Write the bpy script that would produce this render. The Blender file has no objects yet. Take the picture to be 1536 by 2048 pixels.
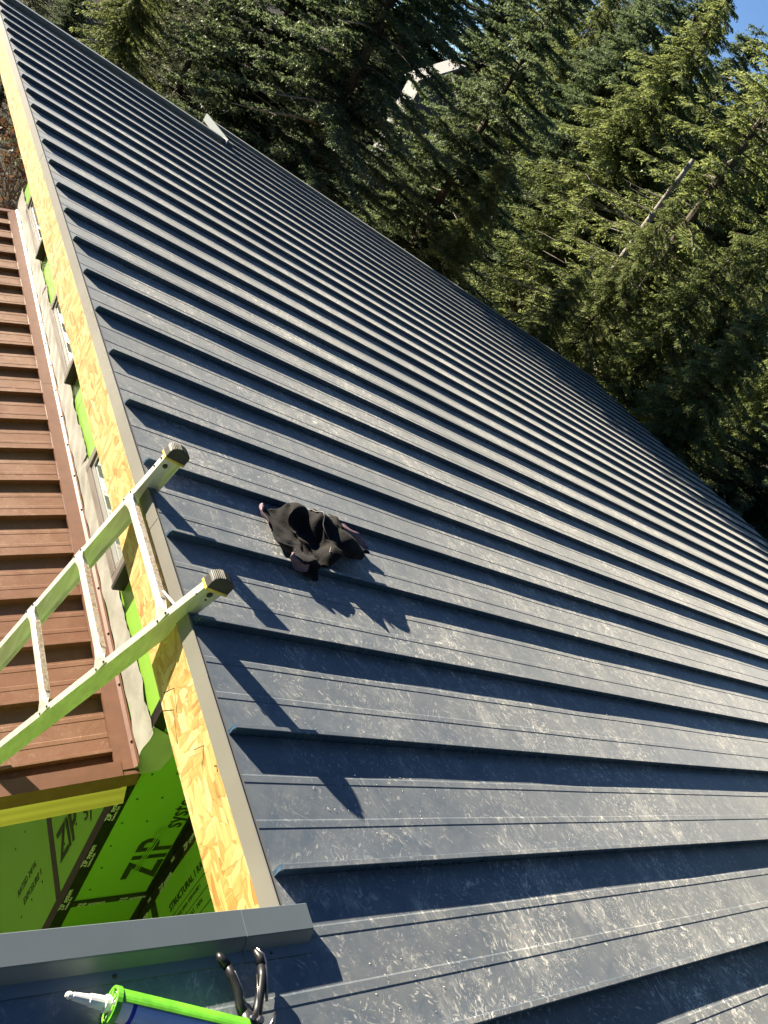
import bpy, math, random
import numpy as np
from mathutils import Matrix, Vector

rng = np.random.default_rng(7)
random.seed(7)
S = bpy.context.scene
COL = S.collection
R = math.radians

# ------------------------------------------------------------------ camera, sky, sun, exposure
CAM_ROT = [[0.7671385705596878, -0.3913666611028326, 0.5082622847869586], [0.1711785231167165, -0.6387016306777775, -0.750172073722508], [0.6182202898508092, 0.6624895195750413, -0.42297908892758873]]
CAM_LOC = [-1.113687248248298, -0.7908360430406182, 1.532461481175809]
cam_d = bpy.data.cameras.new('camera'); cam = bpy.data.objects.new('camera', cam_d); COL.objects.link(cam)
m = Matrix(CAM_ROT)
cam.matrix_world = Matrix((
    (m[0][0], -m[1][0], -m[2][0], CAM_LOC[0]),
    (m[0][1], -m[1][1], -m[2][1], CAM_LOC[1]),
    (m[0][2], -m[1][2], -m[2][2], CAM_LOC[2]),
    (0, 0, 0, 1)))
cam_d.sensor_fit = 'VERTICAL'; cam_d.sensor_height = 24.0; cam_d.sensor_width = 18.0
cam_d.lens = 24.0 * 1577.2 / 2048
cam_d.clip_start = 0.05; cam_d.clip_end = 2000
S.camera = cam

SUN_EL, SUN_AZ = R(16.6), R(-27.0)          # azimuth from +Y, clockwise positive
w = bpy.data.worlds.new('World'); S.world = w; w.use_nodes = True
nt = w.node_tree; nt.nodes.clear()
sky = nt.nodes.new('ShaderNodeTexSky'); sky.sky_type = 'NISHITA'; sky.sun_disc = False
sky.altitude = 2500; sky.air_density = 0.85; sky.dust_density = 0.2; sky.ozone_density = 3.0
sky.sun_elevation = SUN_EL; sky.sun_rotation = SUN_AZ
bg = nt.nodes.new('ShaderNodeBackground'); bg.inputs['Strength'].default_value = 0.05
wo = nt.nodes.new('ShaderNodeOutputWorld')
nt.links.new(sky.outputs[0], bg.inputs['Color']); nt.links.new(bg.outputs[0], wo.inputs['Surface'])
sd = bpy.data.lights.new('sun', 'SUN'); sd.energy = 5.0; sd.angle = R(0.5); sd.color = (1.0, 0.88, 0.68)
so = bpy.data.objects.new('sun', sd); COL.objects.link(so)
to_sun = Vector((math.sin(SUN_AZ) * math.cos(SUN_EL), math.cos(SUN_AZ) * math.cos(SUN_EL), math.sin(SUN_EL)))
so.rotation_euler = to_sun.to_track_quat('Z', 'Y').to_euler()
so.location = to_sun * 60
S.view_settings.view_transform = 'Standard'; S.view_settings.look = 'None'
S.view_settings.exposure = 2.0; S.view_settings.gamma = 1.0; S.view_settings.use_curve_mapping = False
S.render.engine = 'CYCLES'
S.cycles.max_bounces = 6; S.cycles.transparent_max_bounces = 8

# ------------------------------------------------------------------ helpers
def link(o, parent=None):
    COL.objects.link(o)
    if parent is not None: o.parent = parent
    return o
def empty(name, loc=(0, 0, 0), parent=None):
    o = bpy.data.objects.new(name, None); o.location = loc; o.empty_display_size = .1
    return link(o, parent)
def tag(o, label=None, cat=None, group=None, kind=None):
    if label: o['label'] = label
    if cat: o['category'] = cat
    if group: o['group'] = group
    if kind: o['kind'] = kind
    return o
class MB:
    def __init__(s): s.v = []; s.f = []
    def add(s, vs, fs):
        n = len(s.v); s.v += [tuple(float(c) for c in v) for v in vs]; s.f += [tuple(i + n for i in f) for f in fs]; return s
    def box(s, a, b):
        (x0, y0, z0), (x1, y1, z1) = a, b
        vs = [(x0,y0,z0),(x1,y0,z0),(x1,y1,z0),(x0,y1,z0),(x0,y0,z1),(x1,y0,z1),(x1,y1,z1),(x0,y1,z1)]
        return s.add(vs, [(0,3,2,1),(4,5,6,7),(0,1,5,4),(1,2,6,5),(2,3,7,6),(3,0,4,7)])
    def hexa(s, vs):    # 8 corner points, bottom 4 then top 4
        return s.add(vs, [(0,3,2,1),(4,5,6,7),(0,1,5,4),(1,2,6,5),(2,3,7,6),(3,0,4,7)])
    def prism(s, prof, fn, closed=True, caps=True):
        # prof: list of 2D points; fn(p, end) -> 3D ; end in 0/1
        n = len(prof); vs = [fn(p, 0) for p in prof] + [fn(p, 1) for p in prof]
        fs = [(i, (i + 1) % n, n + (i + 1) % n, n + i) for i in range(n if closed else n - 1)]
        if closed and caps: fs += [tuple(range(n))[::-1], tuple(range(n, 2 * n))]
        return s.add(vs, fs)
    def tube(s, pts, r, k=8, caps=True, flat=None):
        pts = [Vector(p) for p in pts]; n = len(pts)
        rs = r if isinstance(r, (list, tuple)) else [r] * n
        vs = []; prev = None
        for i, p in enumerate(pts):
            t = (pts[min(i + 1, n - 1)] - pts[max(i - 1, 0)]).normalized()
            if prev is None:
                a = Vector((0, 0, 1)) if abs(t.z) < .9 else Vector((1, 0, 0))
                u = t.cross(a).normalized()
            else:
                u = (prev - t * prev.dot(t)).normalized()
            prev = u; v = t.cross(u)
            for j in range(k):
                an = 2 * math.pi * j / k
                vs.append(p + u * math.cos(an) * rs[i] + v * math.sin(an) * rs[i] * (flat or 1))
        fs = [(i * k + j, i * k + (j + 1) % k, (i + 1) * k + (j + 1) % k, (i + 1) * k + j) for i in range(n - 1) for j in range(k)]
        if caps: fs += [tuple(range(k))[::-1], tuple(range((n - 1) * k, n * k))]
        return s.add(vs, fs)
    def mesh(s, name, mat):
        me = bpy.data.meshes.new(name); me.from_pydata(s.v, [], s.f); me.update()
        for mm in (mat if isinstance(mat, (list, tuple)) else [mat]): me.materials.append(mm)
        return me
    def build(s, name, mat, parent=None, smooth=False, bevel=0, seg=2):
        o = bpy.data.objects.new(name, s.mesh(name, mat)); link(o, parent)
        if smooth:
            for p in o.data.polygons: p.use_smooth = True
        if bevel:
            b = o.modifiers.new('bevel', 'BEVEL'); b.width = bevel; b.segments = seg; b.limit_method = 'ANGLE'; b.angle_limit = R(35)
            b.harden_normals = False
        return o
def np_mesh(name, V, F, mat, shade=None):
    V = np.asarray(V, np.float32); F = np.asarray(F, np.int32); k = F.shape[1]
    me = bpy.data.meshes.new(name); me.vertices.add(len(V)); me.loops.add(F.size); me.polygons.add(len(F))
    me.vertices.foreach_set('co', V.ravel()); me.loops.foreach_set('vertex_index', F.ravel())
    me.polygons.foreach_set('loop_start', np.arange(0, F.size, k, dtype=np.int32))
    me.update(calc_edges=True); me.validate()
    me.materials.append(mat)
    if shade is not None:
        a = me.attributes.new('tint', 'FLOAT', 'FACE'); a.data.foreach_set('value', np.asarray(shade, np.float32))
    return me

# ------------------------------------------------------------------ materials
def mat(name):
    m = bpy.data.materials.new(name); m.use_nodes = True
    nt = m.node_tree; p = nt.nodes['Principled BSDF']
    return m, nt, p
class N:
    """tiny node-graph helper"""
    def __init__(s, nt): s.nt = nt
    def new(s, t, **kw):
        n = s.nt.nodes.new(t)
        for k, v in kw.items(): setattr(n, k, v)
        return n
    def l(s, a, b): s.nt.links.new(a, b)
    def pos(s): return s.new('ShaderNodeNewGeometry').outputs['Position']
    def obj(s): return s.new('ShaderNodeTexCoord').outputs['Object']
    def map(s, vec, scale=(1,1,1), rot=(0,0,0), loc=(0,0,0)):
        n = s.new('ShaderNodeMapping'); n.inputs['Scale'].default_value = scale; n.inputs['Rotation'].default_value = rot; n.inputs['Location'].default_value = loc
        s.l(vec, n.inputs['Vector']); return n.outputs[0]
    def noise(s, vec, scale, detail=4, rough=.55, dist=0):
        n = s.new('ShaderNodeTexNoise'); n.inputs['Scale'].default_value = scale; n.inputs['Detail'].default_value = detail
        n.inputs['Roughness'].default_value = rough; n.inputs['Distortion'].default_value = dist
        s.l(vec, n.inputs['Vector']); return n
    def vor(s, vec, scale, feature='F1', rnd=1):
        n = s.new('ShaderNodeTexVoronoi'); n.feature = feature; n.inputs['Scale'].default_value = scale; n.inputs['Randomness'].default_value = rnd
        s.l(vec, n.inputs['Vector']); return n
    def ramp(s, fac, stops, interp='LINEAR'):
        n = s.new('ShaderNodeValToRGB'); cr = n.color_ramp; cr.interpolation = interp
        while len(cr.elements) < len(stops): cr.elements.new(.5)
        for e, (p, c) in zip(cr.elements, stops):
            e.position = p; e.color = (c, c, c, 1) if not isinstance(c, (tuple, list)) else (*c, 1)
        s.l(fac, n.inputs[0]); return n.outputs[0]
    def mix(s, fac, a, b, mode='MIX'):
        n = s.new('ShaderNodeMix'); n.data_type = 'RGBA'; n.blend_type = mode
        for sock, v in ((n.inputs[0], fac), (n.inputs[6], a), (n.inputs[7], b)):
            if isinstance(v, bpy.types.NodeSocket): s.l(v, sock)
            elif isinstance(v, (tuple, list)): sock.default_value = (*v, 1) if len(v) == 3 else v
            else: sock.default_value = v if sock.type == 'VALUE' else (v, v, v, 1)
        return n.outputs[2]
    def math(s, op, a, b=0.0, clamp=False):
        n = s.new('ShaderNodeMath'); n.operation = op; n.use_clamp = clamp
        for sock, v in ((n.inputs[0], a), (n.inputs[1], b)):
            if isinstance(v, bpy.types.NodeSocket): s.l(v, sock)
            else: sock.default_value = v
        return n.outputs[0]
    def bump(s, h, strength=.3, dist=.01):
        n = s.new('ShaderNodeBump'); n.inputs['Strength'].default_value = strength; n.inputs['Distance'].default_value = dist
        s.l(h, n.inputs['Height']); return n.outputs[0]

def simple(name, col, rough=.5, metal=0, coat=0, var=.12, scale=8, spec=.5):
    m, nt, p = mat(name); g = N(nt)
    n = g.noise(g.obj(), scale, 5, .6)
    lo = tuple(c * (1 - var * 1.6) for c in col); hi = tuple(min(1, c * (1 + var * 1.6)) for c in col)
    c = g.ramp(n.outputs['Fac'], [(.3, lo), (.7, hi)])
    g.l(c, p.inputs['Base Color']); p.inputs['Roughness'].default_value = rough; p.inputs['Metallic'].default_value = metal
    p.inputs['Coat Weight'].default_value = coat; p.inputs['Specular IOR Level'].default_value = spec
    return m

def roof_metal(name, base, dust, dust_amt, mark_col=(.56, .52, .44), marks_amt=.75, walk=True):
    """painted standing-seam steel under a film of dust, with boot smears, scratches and crumbs"""
    m, nt, p = mat(name); g = N(nt); P = g.pos()
    big = g.noise(P, .8, 4, .6).outputs['Fac']
    patch = g.ramp(big, [(.36, 0.0), (.58, 1.0)])
    med = g.noise(P, 9, 6, .7, .5).outputs['Fac']
    film = g.math('MULTIPLY', g.ramp(med, [(.30, .35), (.72, 1.0)]), g.math('ADD', g.math('MULTIPLY', patch, .42), .58))
    wn = g.noise(P, 2.6, 3, .55)
    Wp = g.new('ShaderNodeVectorMath', operation='MULTIPLY_ADD'); g.l(wn.outputs['Color'], Wp.inputs[0]); Wp.inputs[1].default_value = (.22, .22, .22); g.l(P, Wp.inputs[2])
    Wp = Wp.outputs[0]
    def strokes(rot, along, across, lo, hi, off):
        v = g.map(Wp, (along, across, 20), (0, 0, rot), off)
        # rotate first, then stretch
        r = g.map(Wp, (1, 1, 1), (0, 0, rot), off); v = g.map(r, (along, across, 20))
        return g.ramp(g.noise(v, 1, 3, .6).outputs['Fac'], [(lo, 0.0), (hi, 1.0)])
    m1 = g.ramp(g.noise(P, 5.5, 5, .7).outputs['Fac'], [(.48, 0.0), (.60, 1.0)])
    m2 = g.ramp(g.noise(g.map(P, (1, 1, 1), (0, 0, 0), (4.2, 1.7, 0)), 6.5, 5, .7).outputs['Fac'], [(.49, 0.0), (.60, 1.0)])
    m3 = g.ramp(g.noise(g.map(P, (1, 1, 1), (0, 0, 0), (9.2, 3.7, 0)), 12, 4, .65).outputs['Fac'], [(.47, 0.0), (.60, 1.0)])
    s1 = g.math('MULTIPLY', strokes(R(78), 34, 105, .56, .65, (0, 0, 0)), m1)
    s2 = g.math('MULTIPLY', strokes(R(118), 46, 130, .57, .66, (3, 1, 0)), m2)
    s3 = g.math('MULTIPLY', strokes(R(35), 40, 100, .58, .67, (7, 5, 0)), m3)
    # broad dusty smears
    b1 = g.math('MULTIPLY', g.math('MULTIPLY', strokes(R(92), 5, 15, .46, .74, (2, 8, 0)), m1), .38)
    # fine crumbs and clumps
    sp = g.vor(P, 150); spk = g.ramp(sp.outputs['Distance'], [(.14, 1.0), (.30, 0.0)])
    cl = g.ramp(g.noise(P, 34, 4, .75, .8).outputs['Fac'], [(.54, 0.0), (.63, 1.0)])
    spk = g.math('MULTIPLY', g.math('MAXIMUM', spk, cl), g.math('MULTIPLY', g.ramp(g.noise(P, 5, 5, .7).outputs['Fac'], [(.46, 0.0), (.60, 1.0)]), patch))
    marks = g.math('MAXIMUM', g.math('MAXIMUM', s1, s2), g.math('MAXIMUM', s3, spk))
    marks = g.math('MULTIPLY', marks, g.ramp(g.noise(P, 40, 3, .6).outputs['Fac'], [(.35, .35), (.6, 1.0)]))
    marks = g.math('MAXIMUM', marks, b1)
    marks = g.math('MULTIPLY', marks, g.math('ADD', g.math('MULTIPLY', patch, .8), .2))
    px_ = g.new('ShaderNodeSeparateXYZ'); g.l(P, px_.inputs[0])
    edge_clean = g.ramp(g.math('ADD', px_.outputs['X'], g.math('MULTIPLY', big, .5)), [(.22, .22), (.75, 1.0)])
    if walk: marks = g.math('MULTIPLY', marks, edge_clean)
    sx = g.new('ShaderNodeSeparateXYZ'); g.l(g.new('ShaderNodeNewGeometry').outputs['True Normal'], sx.inputs[0])
    upf = g.ramp(sx.outputs['Z'], [(.55, .12), (.9, 1.0)])          # dust settles on what faces up; seam sides kept darker to deepen their shade
    film = g.math('MULTIPLY', film, upf); marks = g.math('MULTIPLY', marks, upf)
    c = g.mix(g.math('MULTIPLY', film, dust_amt), base, dust)
    c = g.mix(g.math('MULTIPLY', marks, marks_amt), c, mark_col)
    g.l(c, p.inputs['Base Color'])
    rr = g.math('ADD', g.math('MULTIPLY', film, .22), .26)
    rr = g.math('ADD', rr, g.math('MULTIPLY', marks, .35), clamp=True)
    g.l(rr, p.inputs['Roughness'])
    p.inputs['Specular IOR Level'].default_value = .22
    g.l(g.math('MULTIPLY', upf, .22), p.inputs['Sheen Weight']); p.inputs['Sheen Roughness'].default_value = .45; p.inputs['Sheen Tint'].default_value = (.98, .96, .91, 1)
    wob = g.noise(P, 2.4, 2, .5).outputs['Fac']
    h = g.math('ADD', wob, g.math('MULTIPLY', marks, .03))
    g.l(g.bump(h, .10, .012), p.inputs['Normal'])
    return m

M = {}
M['slate'] = roof_metal('slate_painted_steel', (.022, .056, .106), (.36, .35, .315), .44, (.90, .86, .76), 1.0)
M['brown'] = roof_metal('brown_painted_steel', (.120, .050, .028), (.30, .18, .12), .38, (.42, .30, .21), .34, False)
M['slate_trim'] = simple('slate_trim_steel', (.105, .132, .152), .42, 0, 0, .05, 3)
def add_up_sheen(m, amount):  # extra sheen on upward faces so trim tops look sunlit
    nt = m.node_tree; g = N(nt); p = nt.nodes['Principled BSDF']
    sx = g.new('ShaderNodeSeparateXYZ'); g.l(g.new('ShaderNodeNewGeometry').outputs['True Normal'], sx.inputs[0])
    g.l(g.math('MULTIPLY', g.ramp(sx.outputs['Z'], [(.55, 0.0), (.9, 1.0)]), amount), p.inputs['Sheen Weight']); p.inputs['Sheen Roughness'].default_value = .45
add_up_sheen(M['slate_trim'], .12)
M['drip'] = simple('drip_edge_steel', (.165, .160, .145), .45, 0, 0, .06, 3)
M['brown_trim'] = simple('brown_trim_steel', (.125, .054, .031), .42, 0, 0, .10, 14)

def osb_mat():
    m, nt, p = mat('osb_strands'); g = N(nt); P = g.obj()
    wob = g.noise(P, 5, 3, .6)
    Q = g.new('ShaderNodeVectorMath', operation='MULTIPLY_ADD'); g.l(wob.outputs['Color'], Q.inputs[0]); Q.inputs[1].default_value = (.05, .05, .05); g.l(P, Q.inputs[2])
    Q = Q.outputs[0]
    cols = []; edges = []
    for (sc, rot) in (((30, 11, 46), .22), ((30, 12, 50), -.5), ((30, 40, 14), .3)):
        mp = g.map(Q, sc, (rot, 0, 0)); v = g.vor(mp, 1); cols.append(v.outputs['Color'])
        e = g.vor(mp, 1, 'DISTANCE_TO_EDGE'); edges.append(e.outputs['Distance'])
    sel = g.ramp(g.noise(P, 9, 2, .5).outputs['Fac'], [(.47, 0.0), (.50, 1.0)])
    sel2 = g.ramp(g.noise(g.map(P, (1, 1, 1), (0, 0, 0), (3, 7, 1)), 7, 2, .5).outputs['Fac'], [(.53, 0.0), (.56, 1.0)])
    c = g.mix(sel, cols[0], cols[1]); c = g.mix(sel2, c, cols[2])
    bw = g.new('ShaderNodeSeparateColor'); g.l(c, bw.inputs[0])
    col = g.ramp(bw.outputs[0], [(0, (.30, .16, .045)), (.15, (.40, .245, .075)), (.5, (.46, .31, .115)), (1, (.56, .43, .21))])
    ed = g.mix(sel, edges[0], edges[1]); ed = g.mix(sel2, ed, edges[2])
    eb = g.new('ShaderNodeSeparateColor'); g.l(ed, eb.inputs[0])
    dark = g.ramp(eb.outputs[0], [(.0, .68), (.05, 1.0)])
    col = g.mix(1.0, col, dark, 'MULTIPLY')
    grain = g.ramp(g.noise(g.map(P, (1, 6, 120)), 1, 4, .6).outputs['Fac'], [(.3, .86), (.7, 1.06)])
    col = g.mix(1.0, col, grain, 'MULTIPLY')
    blot = g.ramp(g.noise(P, 2.3, 4, .6).outputs['Fac'], [(.46, (1, 1, 1)), (.72, (.93, .76, .52))])
    col = g.mix(.8, col, blot, 'MULTIPLY')
    g.l(col, p.inputs['Base Color']); p.inputs['Roughness'].default_value = .7
    hh = g.math('ADD', bw.outputs[1], g.math('MULTIPLY', eb.outputs[0], .8))
    g.l(g.bump(hh, .35, .004), p.inputs['Normal'])
    return m
M['osb'] = osb_mat()

def lumber(name, a, b):
    m, nt, p = mat(name); g = N(nt); P = g.obj()
    ring = g.new('ShaderNodeTexWave'); ring.bands_direction = 'Z'; ring.inputs['Scale'].default_value = 1.6; ring.inputs['Distortion'].default_value = 5
    ring.inputs['Detail'].default_value = 3; ring.inputs['Detail Scale'].default_value = .8
    g.l(g.map(P, (.6, .6, 3.5)), ring.inputs['Vector'])
    c = g.mix(ring.outputs['Fac'], a, b)
    kn = g.vor(g.map(P, (3.5, 3.5, 9)), 1); k = g.ramp(kn.outputs['Distance'], [(.06, (.30, .16, .05)), (.14, (1, 1, 1))])
    c = g.mix(1.0, c, k, 'MULTIPLY'); g.l(c, p.inputs['Base Color']); p.inputs['Roughness'].default_value = .65
    return m
M['lumber'] = lumber('yellow_pine', (.66, .45, .20), (.54, .35, .13))
M['plywood'] = simple('plywood', (.45, .30, .14), .7, var=.15, scale=20)

def zip_mat():
    m, nt, p = mat('green_sheathing'); g = N(nt); P = g.obj()
    n = g.noise(P, 2.5, 5, .6).outputs['Fac']; f = g.noise(P, 60, 4, .6).outputs['Fac']
    c = g.ramp(n, [(.3, (.150, .300, .026)), (.7, (.180, .350, .040))])
    c = g.mix(g.ramp(f, [(.62, 0.0), (.78, .5)]), c, (.13, .28, .06))
    sc = g.noise(g.map(P, (30, 30, 5), (.5, .4, 0)), 1, 4, .7, 1).outputs['Fac']
    sm = g.math('MULTIPLY', g.ramp(sc, [(.62, 0.0), (.74, 1.0)]), g.ramp(g.noise(P, 3.3, 3).outputs['Fac'], [(.56, 0.0), (.64, .7)]))
    c = g.mix(sm, c, (.40, .38, .10))
    g.l(c, p.inputs['Base Color']); p.inputs['Roughness'].default_value = .5
    g.l(g.bump(f, .15, .002), p.inputs['Normal'])
    return m
M['zip'] = zip_mat()
M['tape'] = simple('black_tape', (.0055, .0050, .0048), .4, var=.3, scale=30)
M['ink'] = simple('black_ink', (.012, .020, .005), .6, var=.2, scale=40)
M['white_ink'] = simple('white_ink', (.55, .55, .53), .6, var=.1, scale=60)
def membrane():
    m, nt, p = mat('white_membrane'); g = N(nt); P = g.obj()
    n = g.noise(P, 9, 4, .6, .5).outputs['Fac']
    g.l(g.ramp(n, [(.3, (.21, .205, .185)), (.7, (.30, .29, .265))]), p.inputs['Base Color'])
    p.inputs['Roughness'].default_value = .55
    h = g.noise(g.map(P, (6, 6, 18), (.7, 0, 0)), 1, 4, .6, 1.5).outputs['Fac']
    g.l(g.bump(h, .25, .01), p.inputs['Normal'])
    return m
M['membrane'] = membrane()
M['flap'] = simple('grey_green_membrane', (.30, .33, .25), .5, var=.08, scale=5)
M['frame'] = simple('taupe_window_frame', (.13, .11, .10), .45, var=.06)
M['sash'] = simple('light_sash', (.22, .225, .22), .4, var=.05)
M['dark'] = simple('black_jamb_shade', (.012, .010, .010), .5, var=.2)  # black that carries the shade on each window's near side
def glass():
    m, nt, p = mat('window_glass'); g = N(nt)
    n = g.noise(g.obj(), 2, 2).outputs['Fac']
    g.l(g.ramp(n, [(.3, (.10, .13, .12)), (.7, (.13, .16, .15))]), p.inputs['Base Color']); p.inputs['Roughness'].default_value = .03
    p.inputs['Coat Weight'].default_value = 1; p.inputs['Coat Roughness'].default_value = .02
    return m
M['glass'] = glass()
def alu():
    m, nt, p = mat('ladder_aluminium'); g = N(nt); P = g.obj()
    s = g.noise(g.map(P, (60, 60, 4)), 1, 4, .6).outputs['Fac']
    sp = g.noise(P, 22, 5, .7).outputs['Fac']
    c = g.ramp(s, [(.3, (.50, .50, .48)), (.7, (.66, .66, .63))])
    c = g.mix(g.ramp(sp, [(.60, 0.0), (.74, .75)]), c, (.30, .28, .22))
    g.l(c, p.inputs['Base Color']); p.inputs['Metallic'].default_value = .5
    g.l(g.ramp(sp, [(.3, .30), (.75, .6)]), p.inputs['Roughness'])
    return m
M['alu'] = alu()
def tread():
    m, nt, p = mat('dirty_rung_tread'); g = N(nt); P = g.obj()
    n = g.noise(P, 90, 4, .7).outputs['Fac']; n2 = g.noise(P, 14, 3, .6).outputs['Fac']
    c = g.ramp(n, [(.38, (.62, .56, .47)), (.52, (.42, .33, .23)), (.66, (.20, .14, .09))])
    c = g.mix(g.ramp(n2, [(.4, 0.0), (.7, .6)]), c, (.60, .57, .52))
    g.l(c, p.inputs['Base Color']); p.inputs['Roughness'].default_value = .75
    return m
M['tread'] = tread()
M['rib_grey'] = simple('worn_grey_rubber', (.26, .25, .22), .6, var=.3, scale=40)
M['rubber'] = simple('black_rubber', (.020, .020, .021), .6, var=.25, scale=30)
M['yellow'] = simple('yellow_plastic', (.48, .36, .06), .5, var=.18, scale=30)
M['nail'] = simple('nail_steel', (.06, .05, .045), .5, .6, var=.1)
M['green_gun'] = simple('lime_green_paint', (.13, .46, .025), .35, 0, .4, var=.18, scale=26)
M['tube_white'] = simple('white_plastic', (.78, .78, .75), .4, var=.08, scale=18)
M['tube_blue'] = simple('pale_blue_tube', (.36, .48, .80), .35, 0, .3, var=.08, scale=8)
M['stripe'] = simple('royal_blue_print', (.012, .02, .42), .4, var=.05)
M['black_steel'] = simple('black_tool_steel', (.020, .020, .021), .42, .5, .3, var=.3, scale=18)
M['chrome'] = simple('worn_chrome', (.32, .30, .28), .25, .95, var=.15, scale=30)
M['black_grip'] = simple('black_grip', (.012, .012, .013), .38, var=.3, scale=25)

# ------------------------------------------------------------------ the house: high mono-pitch roof
PITCH, SEAMH = 0.4064, 0.034
SLOPE = R(6.0)
house = empty('house')
tag(house, 'house under construction with slate seamed metal roof, green sheathing and brown lower roof', 'house')
deck = MB()
ND = -SEAMH - .006
def dk(v0, u0, v1, u1): deck.box((v0, u0, ND - .12), (v1, u1, ND))
dk(.0, -.10, 13.42, 10.28); dk(3.06, 10.281, 13.42, 11.33); dk(-4.0, -4.0, 13.42, -.101)
main_roof = deck.build('main_roof', M['plywood'], house)
main_roof.rotation_euler = (0, SLOPE, 0)

def panel_profile(width=PITCH):
    b = -SEAMH; r = .0019
    p = [(-.0065, b), (-.0065, b + .021), (-.0100, b + .023), (-.0100, -.0015), (-.0080, 0), (.0045, 0), (.0065, -.002), (.0065, b + .001)]
    for c in (.130, .262):
        c = c * width / PITCH
        p += [(c - .0125, b + .0005), (c - .0100, b + r), (c + .0100, b + r), (c + .0140, b + .0005)]
    p += [(width - .0066, b + .0005)]
    return p
def panel_mesh(name, v0, v1, material, width=PITCH, seed=0, nseg=26, vbias=1.8, skip_seam=False):
    rg = np.random.default_rng(seed)
    prof = panel_profile(width)
    t = np.linspace(0, 1, nseg + 1) ** vbias
    vs = v0 + (v1 - v0) * t
    ph = rg.uniform(0, 6, 4)
    V = []; F = []
    n = len(prof)
    for v in vs:
        for (u, z) in prof:
            wob = 0
            if .02 < u < width - .03:
                x = u / width
                wob = .0011 * math.sin(math.pi * x) * (math.sin(v * 4.1 + ph[0]) + .6 * math.sin(v * 9.3 + ph[1]))
            else:
                wob = 0
            du = .0012 * math.sin(v * 1.7 + ph[2]) if u < .02 else 0
            V.append((v, u + du, z + wob))
    for i in range(nseg):
        for j in range(n - 1):
            a = i * n + j; F.append((a, a + n, a + n + 1, a + 1))
    # cap of the cut seam end
    F.append(tuple(range(7, -1, -1)))
    # slant the upper end of the seam back a little
    for j in range(2, 7): x, y, z = V[j]; V[j] = (x + .005, y, z)
    mb = MB(); mb.add(V, F)
    return mb.mesh(name, material)
pm = [panel_mesh('roof_panel', -.012, 13.5, M['slate'], seed=s) for s in range(4)]
pm_low = [panel_mesh('roof_panel', 3.0, 13.5, M['slate'], seed=9 + s) for s in range(2)]
pm_ext = [panel_mesh('roof_panel', -4.0, 13.5, M['slate'], seed=20 + s, nseg=40, vbias=1.0) for s in range(2)]
for k in range(0, 25):
    o = bpy.data.objects.new('roof_panel', pm[k % 4]); link(o, main_roof); o.location = (0, k * PITCH, 0)
for k in range(25, 28):
    o = bpy.data.objects.new('roof_panel', pm_low[k % 2]); link(o, main_roof); o.location = (0, k * PITCH, 0)
for k in range(-9, -1):
    o = bpy.data.objects.new('roof_panel', pm_ext[k % 2]); link(o, main_roof); o.location = (0, k * PITCH, 0)
# the notched panel beside the inner corner: full width below the corner, cut back above it
def notched():
    prof = panel_profile(); mb = MB()
    prof2 = [q for q in prof if q[0] < .262] + [(.262 + .0, -SEAMH + .0005)]
    for pf, v0, v1, ns in ((prof2[:-1] + [(.30, -SEAMH + .0005)], -4.0, -.0121, 14), (prof, -.012, 13.5, 26)):
        n = len(pf); V = []; F = []
        for i in range(ns + 1):
            t = i / ns; v = v0 + (v1 - v0) * (t if v0 < -1 else t ** 1.8)
            for (u, z) in pf:
                wob = .0010 * math.sin(math.pi * u / PITCH) * math.sin(v * 5 + 1) if .02 < u < .38 else 0
                V.append((v, u, z + wob))
        for i in range(ns):
            for j in range(n - 1): a = i * n + j; F.append((a, a + n, a + n + 1, a + 1))
        mb.add(V, F)
    o = mb.build('roof_panel', M['slate'], main_roof); o.location = (0, -PITCH, 0)
notched()

# trims on the main roof (in roof coordinates: v down-slope, u along the high edge, n up)
def sweep_u(prof_vn, u0, u1): mb = MB(); mb.prism(prof_vn, lambda p, e: (p[0], (u0, u1)[e], p[1])); return mb
def sweep_v(prof_un, v0, v1): mb = MB(); mb.prism(prof_un, lambda p, e: ((v0, v1)[e], p[0], p[1])); return mb
def drip(u0, u1, off=0, tilt=0):
    o = off
    prof = [(.03, -.0375), (-.021 - o, -.0365), (-.0235 - o, -.0325), (-.0265 - o, -.034), (-.0290 - o - tilt, -.094), (-.0265 - o - tilt, -.094), (-.0240 - o, -.0385), (.03, -.0395)]
    return sweep_u([(a, b + .0015) for a, b in prof], u0, u1)
for i, (a, b, off) in enumerate(((-.10, .62, .0), (.60, 1.32, -.001), (1.30, 2.02, 0), (2.0, 5.05, -.001), (5.03, 8.06, 0), (8.04, 10.30, -.001))):
    t = drip(a, b, off, .000).build('drip_edge', M['drip'], main_roof)
# far rake trims and the end of the lower wing
sweep_v([(10.27, -.034), (10.27, .030), (10.33, .034), (10.335, -.10), (10.33, -.10), (10.326, .028), (10.274, .025), (10.274, -.034)], -.02, 3.1).build('rake_trim', M['slate_trim'], main_roof)
sweep_v([(11.30, -.034), (11.30, .016), (11.36, .020), (11.365, -.13), (11.36, -.13), (11.356, .014), (11.304, .011), (11.304, -.034)], 2.98, 13.5).build('rake_trim', M['slate_trim'], main_roof)
MB().box((2.965, 10.20, -.05), (2.985, 11.36, .055)).build('end_trim', M['slate_trim'], main_roof)
sweep_u([(13.40, -.037), (13.52, -.037), (13.525, -.14), (13.52, -.14), (13.515, -.041), (13.40, -.041)], -4, 11.36).build('eave_trim', M['slate_trim'], main_roof)
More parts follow.
